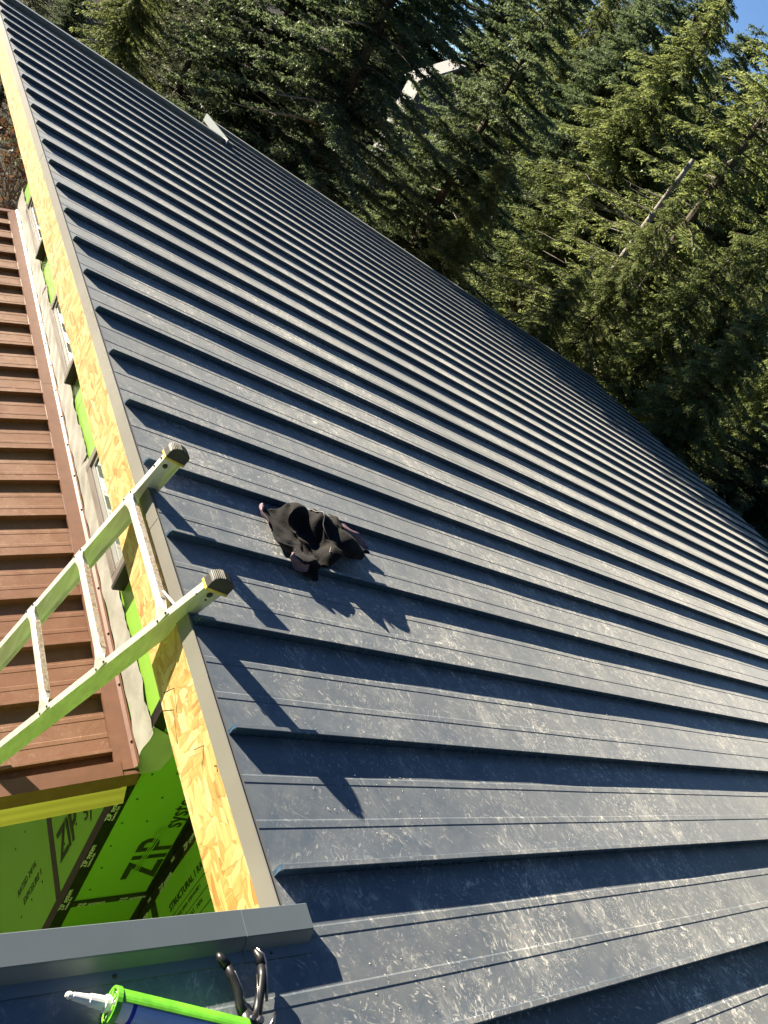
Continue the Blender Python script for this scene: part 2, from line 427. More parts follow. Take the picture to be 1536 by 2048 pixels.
# near rake trim over the inner corner
prof = [(-.188, -.0335), (-.188, -.0318), (-.1655, -.0318), (-.150, -.0055), (-.1475, -.0030), (-.092, -.0015), (-.0905, -.003), (-.0900, -.100), (-.0920, -.100), (-.0930, -.006), (-.146, -.0075), (-.163, -.0335)]
sweep_v(prof, -4.0, -.135).build('rake_trim', M['slate_trim'], main_roof)
prof2 = [(u - .0012, n + .0013) for u, n in prof]
sweep_v(prof2, -.155, .026).build('rake_trim', M['slate_trim'], main_roof)
scr = MB()
for v in (-.445, -.085, -1.0, -1.6):
    scr.tube([(v, -.177, -.0325), (v, -.177, -.0285)], [.005, .003], 8)
tag(scr.build('screws', M['nail'], main_roof), kind='stuff')

# fascia of oriented strand board along the high edge
FX = -.034
ys = [-.12, 2.32, 4.76, 7.20, 10.25]
for a, b in zip(ys[:-1], ys[1:]):
    mb = MB(); nseg = 14
    for i in range(nseg):
        t0, t1 = a + .002 + (b - a - .004) * i / nseg, a + .002 + (b - a - .004) * (i + 1) / nseg
        w0 = .003 * math.sin(t0 * 3.1) ; w1 = .003 * math.sin(t1 * 3.1)
        z0 = -.292 + .003 * math.sin(t0 * 7 + 1); z1 = -.292 + .003 * math.sin(t1 * 7 + 1)
        mb.hexa([(FX, t0, z0), (FX + .018, t0, z0), (FX + .018, t1, z1), (FX, t1, z1),
                 (FX, t0, -.083 + w0), (FX + .018, t0, -.083 + w0), (FX + .018, t1, -.083 + w1), (FX, t1, -.083 + w1)])
    fb = mb.build('fascia_board', M['osb'], house)
    if a < 0:
        for (y, z, dx, dy, dz) in ((.70, -.20, -.035, -.02, .0), (.645, -.235, -.045, -.01, .005), (.44, -.13, -.02, .0, -.02), (.35, -.10, -.006, 0, 0)):
            n_ = MB().tube([(FX + .002, y, z), (FX + dx * .6, y + dy * .6, z + dz * .6), (FX + dx, y + dy, z + dz)], .0016, 6)
            n_.tube([(FX + dx, y + dy, z + dz), (FX + dx * 1.03, y + dy * 1.03, z + dz * 1.03)], .0035, 6)
            n_.build('nail', M['nail'], fb)
MB().box((FX + .0185, -.12, -.27), (-.002, 10.25, -.066)).build('fascia_backing', M['lumber'], house)
MB().box((-.0015, -.1, -.272), (.30, 10.2, -.262)).build('soffit', M['plywood'], house)

# ------------------------------------------------------------------ walls (green sheathing)
WX, CX = .29, .73
def yA(z): return 1.011 + .088 * (z + 2.299)
ZB, ZJ, ZT = -5.2, -2.108, -.275
wall = MB(); walls = []
wall.hexa([(WX + .012, yA(ZB) + .012, ZB), (.6, yA(ZB) + .012, ZB), (.6, 6.95, ZB), (WX + .012, 6.95, ZB),
           (WX + .012, yA(ZT) + .012, ZT), (.6, yA(ZT) + .012, ZT), (.6, 6.95, ZT), (WX + .012, 6.95, ZT)])
w2 = MB(); walls.append(w2); w2.hexa([(.6005, yA(ZB) + .012, ZB), (CX + .3, yA(ZB) + .012, ZB), (CX + .3, 3, ZB), (.6005, 3, ZB), (.6005, yA(ZT) + .012, ZT), (CX + .3, yA(ZT) + .012, ZT), (CX + .3, 3, ZT), (.6005, 3, ZT)])
w2 = MB(); w2.box((CX + .012, -.15, ZB), (CX + .29, 1.0, ZT)); walls.append(w2)
w2 = MB(); w2.box((-4, -.35, ZB), (CX + .29, -.151, -.18)); walls.append(w2)
w2 = MB(); w2.box((12.6, -3.9, -7.5), (12.8, 11, -1.6)); walls.append(w2); w2 = MB(); w2.box((4.1, 9.95, -7.5), (12.59, 10.14, -1.5)); walls.append(w2)
w2 = MB(); w2.box((.6005, 3.001, ZB), (1.0, 6.94, ZT - .01)); walls.append(w2)
wall_o = wall.build('wall', M['plywood'], house)
for w2 in walls: w2.build('wall', M['plywood'], house)
g = .002
def sheath_G(y0, y1, z0, z1, first=False):
    ya0 = yA(z0) if first else y0 + g; ya1 = yA(z1) if first else y0 + g
    MB().hexa([(WX, ya0, z0 + g), (WX + .011, ya0, z0 + g), (WX + .011, y1 - g, z0 + g), (WX, y1 - g, z0 + g),
               (WX, ya1, z1 - g), (WX + .011, ya1, z1 - g), (WX + .011, y1 - g, z1 - g), (WX, y1 - g, z1 - g)]).build('sheathing_panel', M['zip'], wall_o)
yy = [1.0, 2.22, 3.44, 4.66, 5.88, 6.96]
for i in range(5):
    sheath_G(yy[i], yy[i + 1], ZJ, ZT, i == 0); sheath_G(yy[i], yy[i + 1], ZB, ZJ, i == 0)
def sheath_N(x0, x1, z0, z1):
    MB().hexa([(x0, yA(z0 + g), z0 + g), (x1, yA(z0 + g), z0 + g), (x1, yA(z0 + g) + .011, z0 + g), (x0, yA(z0 + g) + .011, z0 + g),
               (x0, yA(z1 - g), z1 - g), (x1, yA(z1 - g), z1 - g), (x1, yA(z1 - g) + .011, z1 - g), (x0, yA(z1 - g) + .011, z1 - g)]).build('sheathing_panel', M['zip'], wall_o)
sheath_N(WX + .0115, CX - .001, ZJ, ZT); sheath_N(WX + .0115, CX - .001, ZB, ZJ)
def sheath_C(y0, y1, z0, z1):
    MB().box((CX, y0 + g, z0 + g), (CX + .011, y1 - g, z1 - g)).build('sheathing_panel', M['zip'], wall_o)
sheath_C(-.138, .995, ZJ, ZT); sheath_C(-.138, .995, ZB, ZJ)
for xa, xb in ((-4, -2.93), (-2.93, -1.71), (-1.71, -.49), (-.49, CX - .001)):
    MB().box((xa + g, -.1505, ZB), (xb - g, -.1395, -.22)).build('sheathing_panel', M['zip'], wall_o)

# tapes over the joints, 1.5 mm proud
TW = .05
def quadbox(p, q, nrm, t=.0015):
    """thin slab along the poly p(list of 4 3D points) pushed out along nrm"""
    nv = Vector(nrm) * t; mb = MB(); mb.hexa([Vector(c) for c in p] + [Vector(c) + nv for c in p]); return mb
def tape(pts, nrm, t=.0015): return quadbox(pts, None, nrm, t).build('seam_tape', M['tape'], wall_o)
# corner A, both faces; drawn in lengths
for z0, z1 in ((ZB, ZJ - .05), (ZJ - .049, ZT)):
    tape([(WX, yA(z0) - .0, z0), (WX, yA(z0) + TW, z0), (WX, yA(z1) + TW, z1), (WX, yA(z1) - .0, z1)], (-1, 0, 0))
    tape([(WX - .0015, yA(z0), z0), (WX + TW + .005, yA(z0), z0), (WX + TW + .005, yA(z1), z1), (WX - .0015, yA(z1), z1)], (0, -1, 0))
    tape([(CX - .001, yA(z0) - .0, z0), (CX - TW * .8, yA(z0), z0), (CX - TW * .8, yA(z1), z1), (CX - .001, yA(z1), z1)], (0, -1, 0))
    tape([(CX, yA(z0) - .003, z0), (CX, yA(z0) - TW, z0), (CX, yA(z1) - TW, z1), (CX, yA(z1) - .003, z1)], (-1, 0, 0))
tape([(WX + TW + .006, yA(ZJ), ZJ - TW * .7), (CX - TW * .81, yA(ZJ), ZJ - TW * .7), (CX - TW * .81, yA(ZJ), ZJ + TW * .7), (WX + TW + .006, yA(ZJ), ZJ + TW * .7)], (0, -1, 0))
tape([(WX, yA(ZJ) + TW + .001, ZJ - .03), (WX, 6.95, ZJ - .03), (WX, 6.95, ZJ + .03), (WX, yA(ZJ) + TW + .001, ZJ + .03)], (-1, 0, 0))
tape([(CX, -.12, ZJ - .03), (CX, yA(ZJ) - TW - .001, ZJ - .03), (CX, yA(ZJ) - TW - .001, ZJ + .03), (CX, -.12, ZJ + .03)], (-1, 0, 0))

def letters(text, size, origin, xdir, ydir, material, parent, name='lettering', shear=0, bold=0, spacing=1.0, xs=1.0):
    cu = bpy.data.curves.new('t', 'FONT'); cu.body = text; cu.size = size; cu.extrude = .0004; cu.offset = bold; cu.shear = shear; cu.space_character = spacing
    cu.resolution_u = 3
    tmp = bpy.data.objects.new('t', cu); COL.objects.link(tmp)
    dg = bpy.context.evaluated_depsgraph_get(); me = bpy.data.meshes.new_from_object(tmp.evaluated_get(dg))
    bpy.data.objects.remove(tmp); bpy.data.curves.remove(cu)
    me.materials.clear(); me.materials.append(material)
    o = bpy.data.objects.new(name, me); link(o, parent)
    x = Vector(xdir).normalized(); y = Vector(ydir).normalized(); z = x.cross(y)
    o.matrix_local = Matrix(((x.x * xs, y.x, z.x, origin[0]), (x.y * xs, y.y, z.y, origin[1]), (x.z * xs, y.z, z.z, origin[2]), (0, 0, 0, 1)))
    return o
upA = (0, .088, 1)
def offA(x, z, d=.002): return (x, yA(z) - d, z)
# near wall: ZIP system, running up the wall, tops to the left
letters('ZIP', .235, offA(.680, -1.955), upA, (-1, 0, 0), M['ink'], wall_o, bold=.0045, xs=.84, spacing=1.08)
letters('system', .135, offA(.672, -1.598), upA, (-1, 0, 0), M['ink'], wall_o, bold=.0015, xs=.74)
for dx in (.012, .022, .034):
    MB().box((.545 + dx, yA(-1.9) - .0031, -1.93), (.549 + dx, yA(-1.9) - .0008, -1.57)).build('printed_line', M['zip'], wall_o)
letters('ZIP', .205, offA(.60, -2.60), upA, (-1, 0, 0), M['ink'], wall_o, bold=.004, xs=.86)
# shaded side wall (faces left)
for (y0, z0) in ((1.20, -2.03), (1.84, -2.30), (2.42, -2.0)):
    letters('ZIP', .205, (WX - .002, y0, z0), (0, .05, 1), (0, 1, 0), M['ink'], wall_o, bold=.004, xs=.86)
    letters('system', .150, (WX - .002, y0, z0 + .32), (0, .05, 1), (0, 1, 0), M['ink'], wall_o, xs=.98)
letters('EXPOSURE 1', .05, (WX - .002, 1.28, -2.55), (0, .05, 1), (0, 1, 0), M['ink'], wall_o)
letters('RATED 24/16', .05, (WX - .002, 1.36, -2.62), (0, .05, 1), (0, 1, 0), M['ink'], wall_o)
# wall C
letters('STRUCTURAL 1 RATED', .044, (CX - .002, .855, -1.955), (0, .03, 1), (0, 1, 0), M['ink'], wall_o, bold=.001)
letters('SHEATHING SPAN  EXPOSURE 1', .024, (CX - .002, .795, -1.98), (0, .03, 1), (0, 1, 0), M['ink'], wall_o)
letters('PS 2-10   7/16 CAT.  24/16', .028, (CX - .002, .735, -1.96), (0, .03, 1), (0, 1, 0), M['ink'], wall_o)
for yv in (.835, .777, .715):
    MB().box((CX - .0018, yv - .006, -2.2), (CX - .0005, yv - .003, -1.2)).build('printed_line', M['ink'], wall_o)
# white print on the tapes
for k, z in enumerate(np.arange(-2.75, -.9, .31)):
    letters('ZIP system', .034, (WX + .020, yA(z) - .0035, z), upA, (-1, 0, 0), M['white_ink'], wall_o, 'tape_print')
    letters('FLASHING TAPE', .013, (WX + .036, yA(z) - .0035, z), upA, (-1, 0, 0), M['white_ink'], wall_o, 'tape_print')
    letters('ZIP system', .034, (CX - .0035, yA(z) - .044, z + .12), upA, (0, 1, 0), M['white_ink'], wall_o, 'tape_print')
    letters('TAPE', .018, (CX - .0035, yA(z) - .02, z - .02), upA, (0, 1, 0), M['white_ink'], wall_o, 'tape_print')
for x in (.40, .60):
    letters('ZIP system', .030, (x - .03, yA(ZJ) - .0035, ZJ - .012), (1, 0, 0), upA, M['white_ink'], wall_o, 'tape_print')
# nail marks
nm = MB()
for z in np.arange(-2.0, -1.1, .155):
    for x in (.385, .50):
        if x == .5 and z < -1.6: continue
        c = Vector((x + .01 * math.sin(z * 9), yA(z) - .0012, z))
        nm.tube([c, c + Vector((0, -.0012, 0))], [.0055, .0055], 8)
for z in np.arange(-2.6, -1.3, .16):
    for y in (1.25, 1.62, 1.9):
        nm.tube([(WX - .0005, y, z), (WX - .002, y, z)], .006, 8)
tag(nm.build('nail_marks', M['ink'], wall_o), kind='stuff')
# white membrane lapped over the lower roof flashing
for i, (a, b) in enumerate(((1.10, 3.0), (2.98, 5.1), (5.08, 7.02))):
    n = 60; V = []; F = []
    rg = np.random.default_rng(30 + i); ph = rg.uniform(0, 6, 6)
    for j in range(n + 1):
        y = a + (b - a) * j / n
        for q in range(7):
            t = q / 6; z = -1.088 + .153 * t + (.006 * math.sin(y * 9 + ph[0]) + .004 * math.sin(y * 41 + ph[1]) + .003 * math.sin(y * 93)) * t
            bulge = .004 + .003 * (math.sin(y * 13 + z * 30 + ph[2]) + math.sin(y * 31 - z * 50 + ph[3]))
            V.append((WX - .004 - max(bulge, .0) - .002 * i, y, z))
    for j in range(n):
        for q in range(6): p0 = j * 7 + q; F.append((p0, p0 + 1, p0 + 8, p0 + 7))
    mb = MB(); mb.add(V, F); mb.build('membrane_strip', M['membrane'], wall_o, smooth=True)
# folded flap of membrane round the corner
mb = MB()
pl = [(WX - .004, -.93), (WX + .10, -.99), (WX + .155, -1.08), (WX + .125, -1.19), (WX + .05, -1.21), (WX - .004, -1.21)]
mb.prism(pl, lambda p, e: (p[0], yA(p[1]) - .006 - .002 * e, p[1])); mb.build('membrane_flap', M['flap'], wall_o)

# ------------------------------------------------------------------ clerestory windows
def window(y0, y1):
    wroot = empty('window', (WX, y0, -.90), house)
    W = y1 - y0; H = .56
    f = MB(); d = .055; t = .045
    f.box((-d, 0, 0), (.0, t, H)); f.box((-d, W - t, 0), (.0, W, H)); f.box((-d, t + .0005, 0), (0, W - t - .0005, t)); f.box((-d, t + .0005, H - t), (0, W - t - .0005, H))
    f.build('frame', M['frame'], wroot, bevel=.003)
    s_ = MB(); s = .03
    a0, a1, b0, b1 = t + .001, W - t - .001, t + .001, H - t - .001
    x0, x1 = -d + .010, -d + .032
    s_.box((x0, a0, b0), (x1, a0 + s, b1)); s_.box((x0, a1 - s, b0), (x1, a1, b1)); s_.box((x0, a0 + s + .0005, b0), (x1, a1 - s - .0005, b0 + s)); s_.box((x0, a0 + s + .0005, b1 - s), (x1, a1 - s - .0005, b1))
    s_.build('sash', M['sash'], wroot, bevel=.002)
    MB().box((x0 + .008, a0 + s + .001, b0 + s + .001), (x0 + .014, a1 - s - .001, b1 - s - .001)).build('pane', M['glass'], wroot)
    j = MB(); j.box((-d - .003, -.022, -.01), (0, -.001, H)); j.build('jamb_flange_and_shade', M['dark'], wroot)  # black strip stands in for shade on the frame's near side
    j = MB(); j.box((-.012, W + .001, -.01), (0, W + .035, H)); j.build('jamb_flange_and_shade', M['frame'], wroot)
for a, b in ((1.90, 2.80), (3.69, 4.59), (5.48, 6.38)): window(a, b)

# ------------------------------------------------------------------ brown lower roof
BS = R(14.0); BP = .3048
YN, YF = 1.055, 6.985
XB0, XB1 = -3.2, .085
lr = MB(); lr.box((XB0, YN + .05, -.155), (.07, YF, -.043))
lower_roof = lr.build('lower_roof', M['plywood'], house)
lower_roof.location = (.22, 0, -1.15); lower_roof.rotation_euler = (0, -BS, 0)
bpm = []
for s in range(3):
    rg = np.random.default_rng(50 + s); prof = panel_profile(BP); V = []; F = []; n = len(prof); ns = 18; ph = rg.uniform(0, 6, 3)
    for i in range(ns + 1):
        v = XB0 + (-.012 - XB0) * i / ns
        for (u, z) in prof:
            wob = .001 * math.sin(math.pi * u / BP) * math.sin(v * 6 + ph[0]) if .02 < u < BP - .03 else 0
            V.append((v, u, z + wob))
    for i in range(ns):
        for j in range(n - 1): a = i * n + j; F.append((a, a + n, a + n + 1, a + 1))
    F.append(tuple(ns * n + j for j in range(8)))
    mb = MB(); mb.add(V, F); bpm.append(mb.mesh('lower_roof_panel', M['brown']))
y0 = 1.180
for k in range(19):
    o = bpy.data.objects.new('lower_roof_panel', bpm[k % 3]); link(o, lower_roof); o.location = (0, y0 + k * BP, 0)
MB().box((XB0, YN + .045, -.0345), (-.012, y0 - .0105, -.0325)).build('lower_roof_panel', M['brown'], lower_roof)
# headwall flashing: flat leg on the panel tops, kick-out, leg up the wall
hw = [(-.016, -.010), (-.013, .002), (.056, .004), (.070, .0145), (.070, .040), (.0725, .040), (.0725, .013), (.058, .0015), (-.010, -.001), (-.013, -.010)]
for a, b in ((YN + .02, 4.05), (4.03, YF)):
    mb = MB(); mb.prism([(p[0], p[1] + (.0007 if a > 2 else 0)) for p in hw], lambda p, e: (p[0], (a, b)[e], p[1])); mb.build('headwall_flashing', M['brown_trim'], lower_roof)
sc = MB()
for y in np.arange(1.2, 6.9, .3048):
    sc.tube([(.066, y, .010), (.062, y, .017)], [.006, .004], 8)
tag(sc.build('screws', M['nail'], lower_roof), kind='stuff')
# near rake trim, yellow fascia lumber
rk = [(YN - .006, -.085), (YN - .006, .004), (YN + .062, .006), (YN + .062, -.034), (YN + .060, -.034), (YN + .060, .003), (YN - .003, .001), (YN - .003, -.085)]
mb = MB(); mb.prism(rk, lambda p, e: ((XB0, .010)[e], p[0], p[1])); mb.build('rake_trim', M['brown_trim'], lower_roof)
MB().box((.010, YN - .004, -.083), (.074, YN + .018, -.0005)).build('trim_end', M['brown_trim'], lower_roof)
MB().box((XB0, YN + .0, -.215), (.035, YN + .036, -.0865)).build('rake_board', M['lumber'], lower_roof)
rk2 = [(YF + .002, -.085), (YF + .002, .004), (YF - .058, .006), (YF - .058, -.034), (YF - .056, -.034), (YF - .056, .003), (YF - .001, .001), (YF - .001, -.085)]
mb = MB(); mb.prism(rk2, lambda p, e: ((XB0, .010)[e], p[0], p[1])); mb.build('rake_trim', M['brown_trim'], lower_roof)
MB().box((XB0, YF - .05, -.215), (.035, YF - .01, -.0865)).build('rake_board', M['lumber'], lower_roof)
mb = MB(); mb.box((XB0 - .004, YN - .006, -.16), (XB0 - .001, YF, -.03)); mb.build('eave_trim', M['brown_trim'], lower_roof)
for y in (1.9, 3.2, 4.5, 5.8):
    MB().box((XB0 + .05, y, -.33), (.05, y + .045, -.156)).build('rafter', M['lumber'], lower_roof)
# posts carrying the lower roof
for y in (1.2, 6.8):
    MB().box((-2.86, y, -5.2), (-2.74, y + .12, -2.08)).build('porch_post', M['lumber'], house)

# ------------------------------------------------------------------ ladder leaning on the high edge
TH = R(75)
LD = Vector((-math.cos(TH), 0, -math.sin(TH)))          # down the ladder
LN = Vector((-math.sin(TH), 0, math.cos(TH)))           # out of the ladder plane, towards the climber
L0 = Vector((-.062, 0, .0))
ladder = empty('ladder', (-.41, 1.2, -1.30))
tag(ladder, 'scuffed aluminium ladder leaning on the strand board edge, rail tips above the roof', 'ladder')
ladder_off = Vector(ladder.location)
def LP(y, t, n=0.0): return L0 + Vector((0, y, 0)) + LD * t + LN * n - ladder_off
def rail(tip_y, end_y, t0, t1, side):
    # C channel, open towards the other rail; webs in the plane of LN / LD
    dep, fl, th = .072, .026, .0028
    s = side
    prof = [(0, 0), (-s * fl, 0), (-s * fl, th), (-s * (th + .001), th + .0005), (-s * th, dep - th), (-s * fl, dep - th), (-s * fl, dep), (0, dep)]
    prof = [(p[0], p[1] - dep) for p in prof]
    mb = MB(); n = len(prof); K = 6; V = []; F = []
    for i in range(K + 1):
        t = t0 + (t1 - t0) * i / K; y = tip_y + (end_y - tip_y) * i / K
        V += [LP(y + p[0], t, p[1]) for p in prof]
    for i in range(K):
        for j in range(n): F.append((i * n + j, i * n + (j + 1) % n, (i + 1) * n + (j + 1) % n, (i + 1) * n + j))
    F += [tuple(range(n))[::-1], tuple(range(K * n, K * n + n))]
    mb.add(V, F)
    r = mb.build('rail', M['alu'], ladder, bevel=.001)
    b = MB()
    for t in (-.135, -.11, -.07):
        c = LP(tip_y - s * .0, t, -.03); b.tube([c + Vector((0, s * .0005, 0)), c + Vector((0, s * .004, 0))], .0035, 8)
        c = LP(tip_y - s * .010, t, .0005); b.tube([c, c + LN * .003], .0035, 8)
    c = LP(tip_y - s * .006, -.085, -.036); b.tube([c, c - Vector((0, s * .004, 0))], [.010, .008], 12)
    tag(b.build('rivets', M['nail'], r), kind='stuff')
    # end cap: rubber shoe, rounded over the top, ribbed
    cap = MB(); pr = []
    for a in np.linspace(0, math.pi, 9):
        pr.append((-dep / 2 + (dep / 2 + .005) * math.cos(a), t0 - .004 - .024 * math.sin(a)))
    pr = [(.005, t0 + .028)] + pr + [(-dep - .005, t0 + .028)]
    cap.prism(pr, lambda p, e: LP(tip_y + (s * .007, -s * (fl + .008))[e], p[1], p[0]))
    co = cap.build('end_cap', M['rubber'], ladder, bevel=.002)
    rb = MB()
    for q in range(7):
        a = .35 + q * .16
        pr0 = [(-dep / 2 + (dep / 2 + .0052) * math.cos(aa), t0 - .004 - .0245 * math.sin(aa)) for aa in (a, a + .07)]
        pr1 = [(-dep / 2 + (dep / 2 + .009) * math.cos(aa), t0 - .004 - .0275 * math.sin(aa)) for aa in (a + .07, a)]
        rb.prism(pr0 + pr1, lambda p, e: LP(tip_y + (s * .0055, -s * (fl + .0065))[e], p[1], p[0]))
    tag(rb.build('ribs', M['rib_grey'], co), kind='stuff')
    col = MB(); pr = [(.0062, t0 + .020), (.0062, t0 + .030), (-dep - .0062, t0 + .030), (-dep - .0062, t0 + .020)]
    col.prism(pr, lambda p, e: LP(tip_y + (s * .0085, -s * (fl + .0095))[e], p[1], p[0]))
    col.build('cap_collar', M['yellow'], co, bevel=.0015)
    return r
T_END = 1.345
def y1(t): return 1.478 - .020 * (t / .9)
def y2(t): return .818 + .20 * ((t + .16) / 1.107)
rail(y1(-.155), y1(T_END), -.155, T_END, 1)
rail(y2(-.138), y2(T_END), -.138, T_END, -1)
for i in range(4):
    t = .082 + .3015 * i
    ya, yb = y1(t) - .006, y2(t) + .006
    top = .010
    mb = MB()
    # D-shaped rung carried on flattened ends riveted to the front flanges
    def ring(y, n0, half, hgt):
        return [LP(y, t + half, n0), LP(y, t + half, n0 + hgt * .7), LP(y, t + half * .55, n0 + hgt), LP(y, t - half * .55, n0 + hgt), LP(y, t - half, n0 + hgt * .7), LP(y, t - half, n0)]
    secs = [(ya + .004, .001, .030, .003), (ya - .020, .0015, .028, .004), (ya - .045, -.012, .019, .020), (ya - .075, -.020, .0165, .026),
            (yb + .075, -.020, .0165, .026), (yb + .045, -.012, .019, .020), (yb + .020, .0015, .028, .004), (yb - .004, .001, .030, .003)]
    V = []; F = []
    for s_ in secs: V += ring(*s_)
    for a in range(len(secs) - 1):
        for j in range(6): F.append((a * 6 + j, a * 6 + (j + 1) % 6, (a + 1) * 6 + (j + 1) % 6, (a + 1) * 6 + j))
    F += [tuple(range(6))[::-1], tuple(range(42, 48))]
    mb.add(V, F); rg_ = mb.build('rung', M['alu'], ladder, bevel=.0012)
    tr = MB()
    tw = .0155
    for q in range(5):
        a0 = -.020 + .0015 + q * .0049
        tr.hexa([LP(ya - .075, t - .0166, a0), LP(yb + .075, t - .0166, a0), LP(yb + .075, t - .0166, a0 + .0034), LP(ya - .075, t - .0166, a0 + .0034),
                 LP(ya - .075, t - .0190, a0 + .0004), LP(yb + .075, t - .0190, a0 + .0004), LP(yb + .075, t - .0190, a0 + .0030), LP(ya - .075, t - .0190, a0 + .0030)])
    tr.build('tread', M['tread'], rg_)
    rv = MB()
    for yy_ in (ya - .004, yb + .004):
        for dt in (-.02, .02):
            c = LP(yy_, t + dt, .004); rv.tube([c, c + LN * .003], [.0045, .003], 8)
    tag(rv.build('rivets', M['nail'], rg_), kind='stuff')
b = MB(); b.tube([LP(y2(.08) + .11, .062, -.012), LP(y2(.0) + .012, .028, -.022)], .0045, 8); b.build('guide_rod', M['alu'], ladder)

# ------------------------------------------------------------------ frame for things lying on the roof
RQ = Matrix.Rotation(SLOPE, 4, 'Y')
def onroof(v, u, n=0.0): return RQ @ Vector((v, u, n - SEAMH))
def place(o, v, u, n=0, rz=0):
    o.matrix_world = Matrix.Translation(onroof(v, u, n)) @ RQ @ Matrix.Rotation(rz, 4, 'Z'); return o

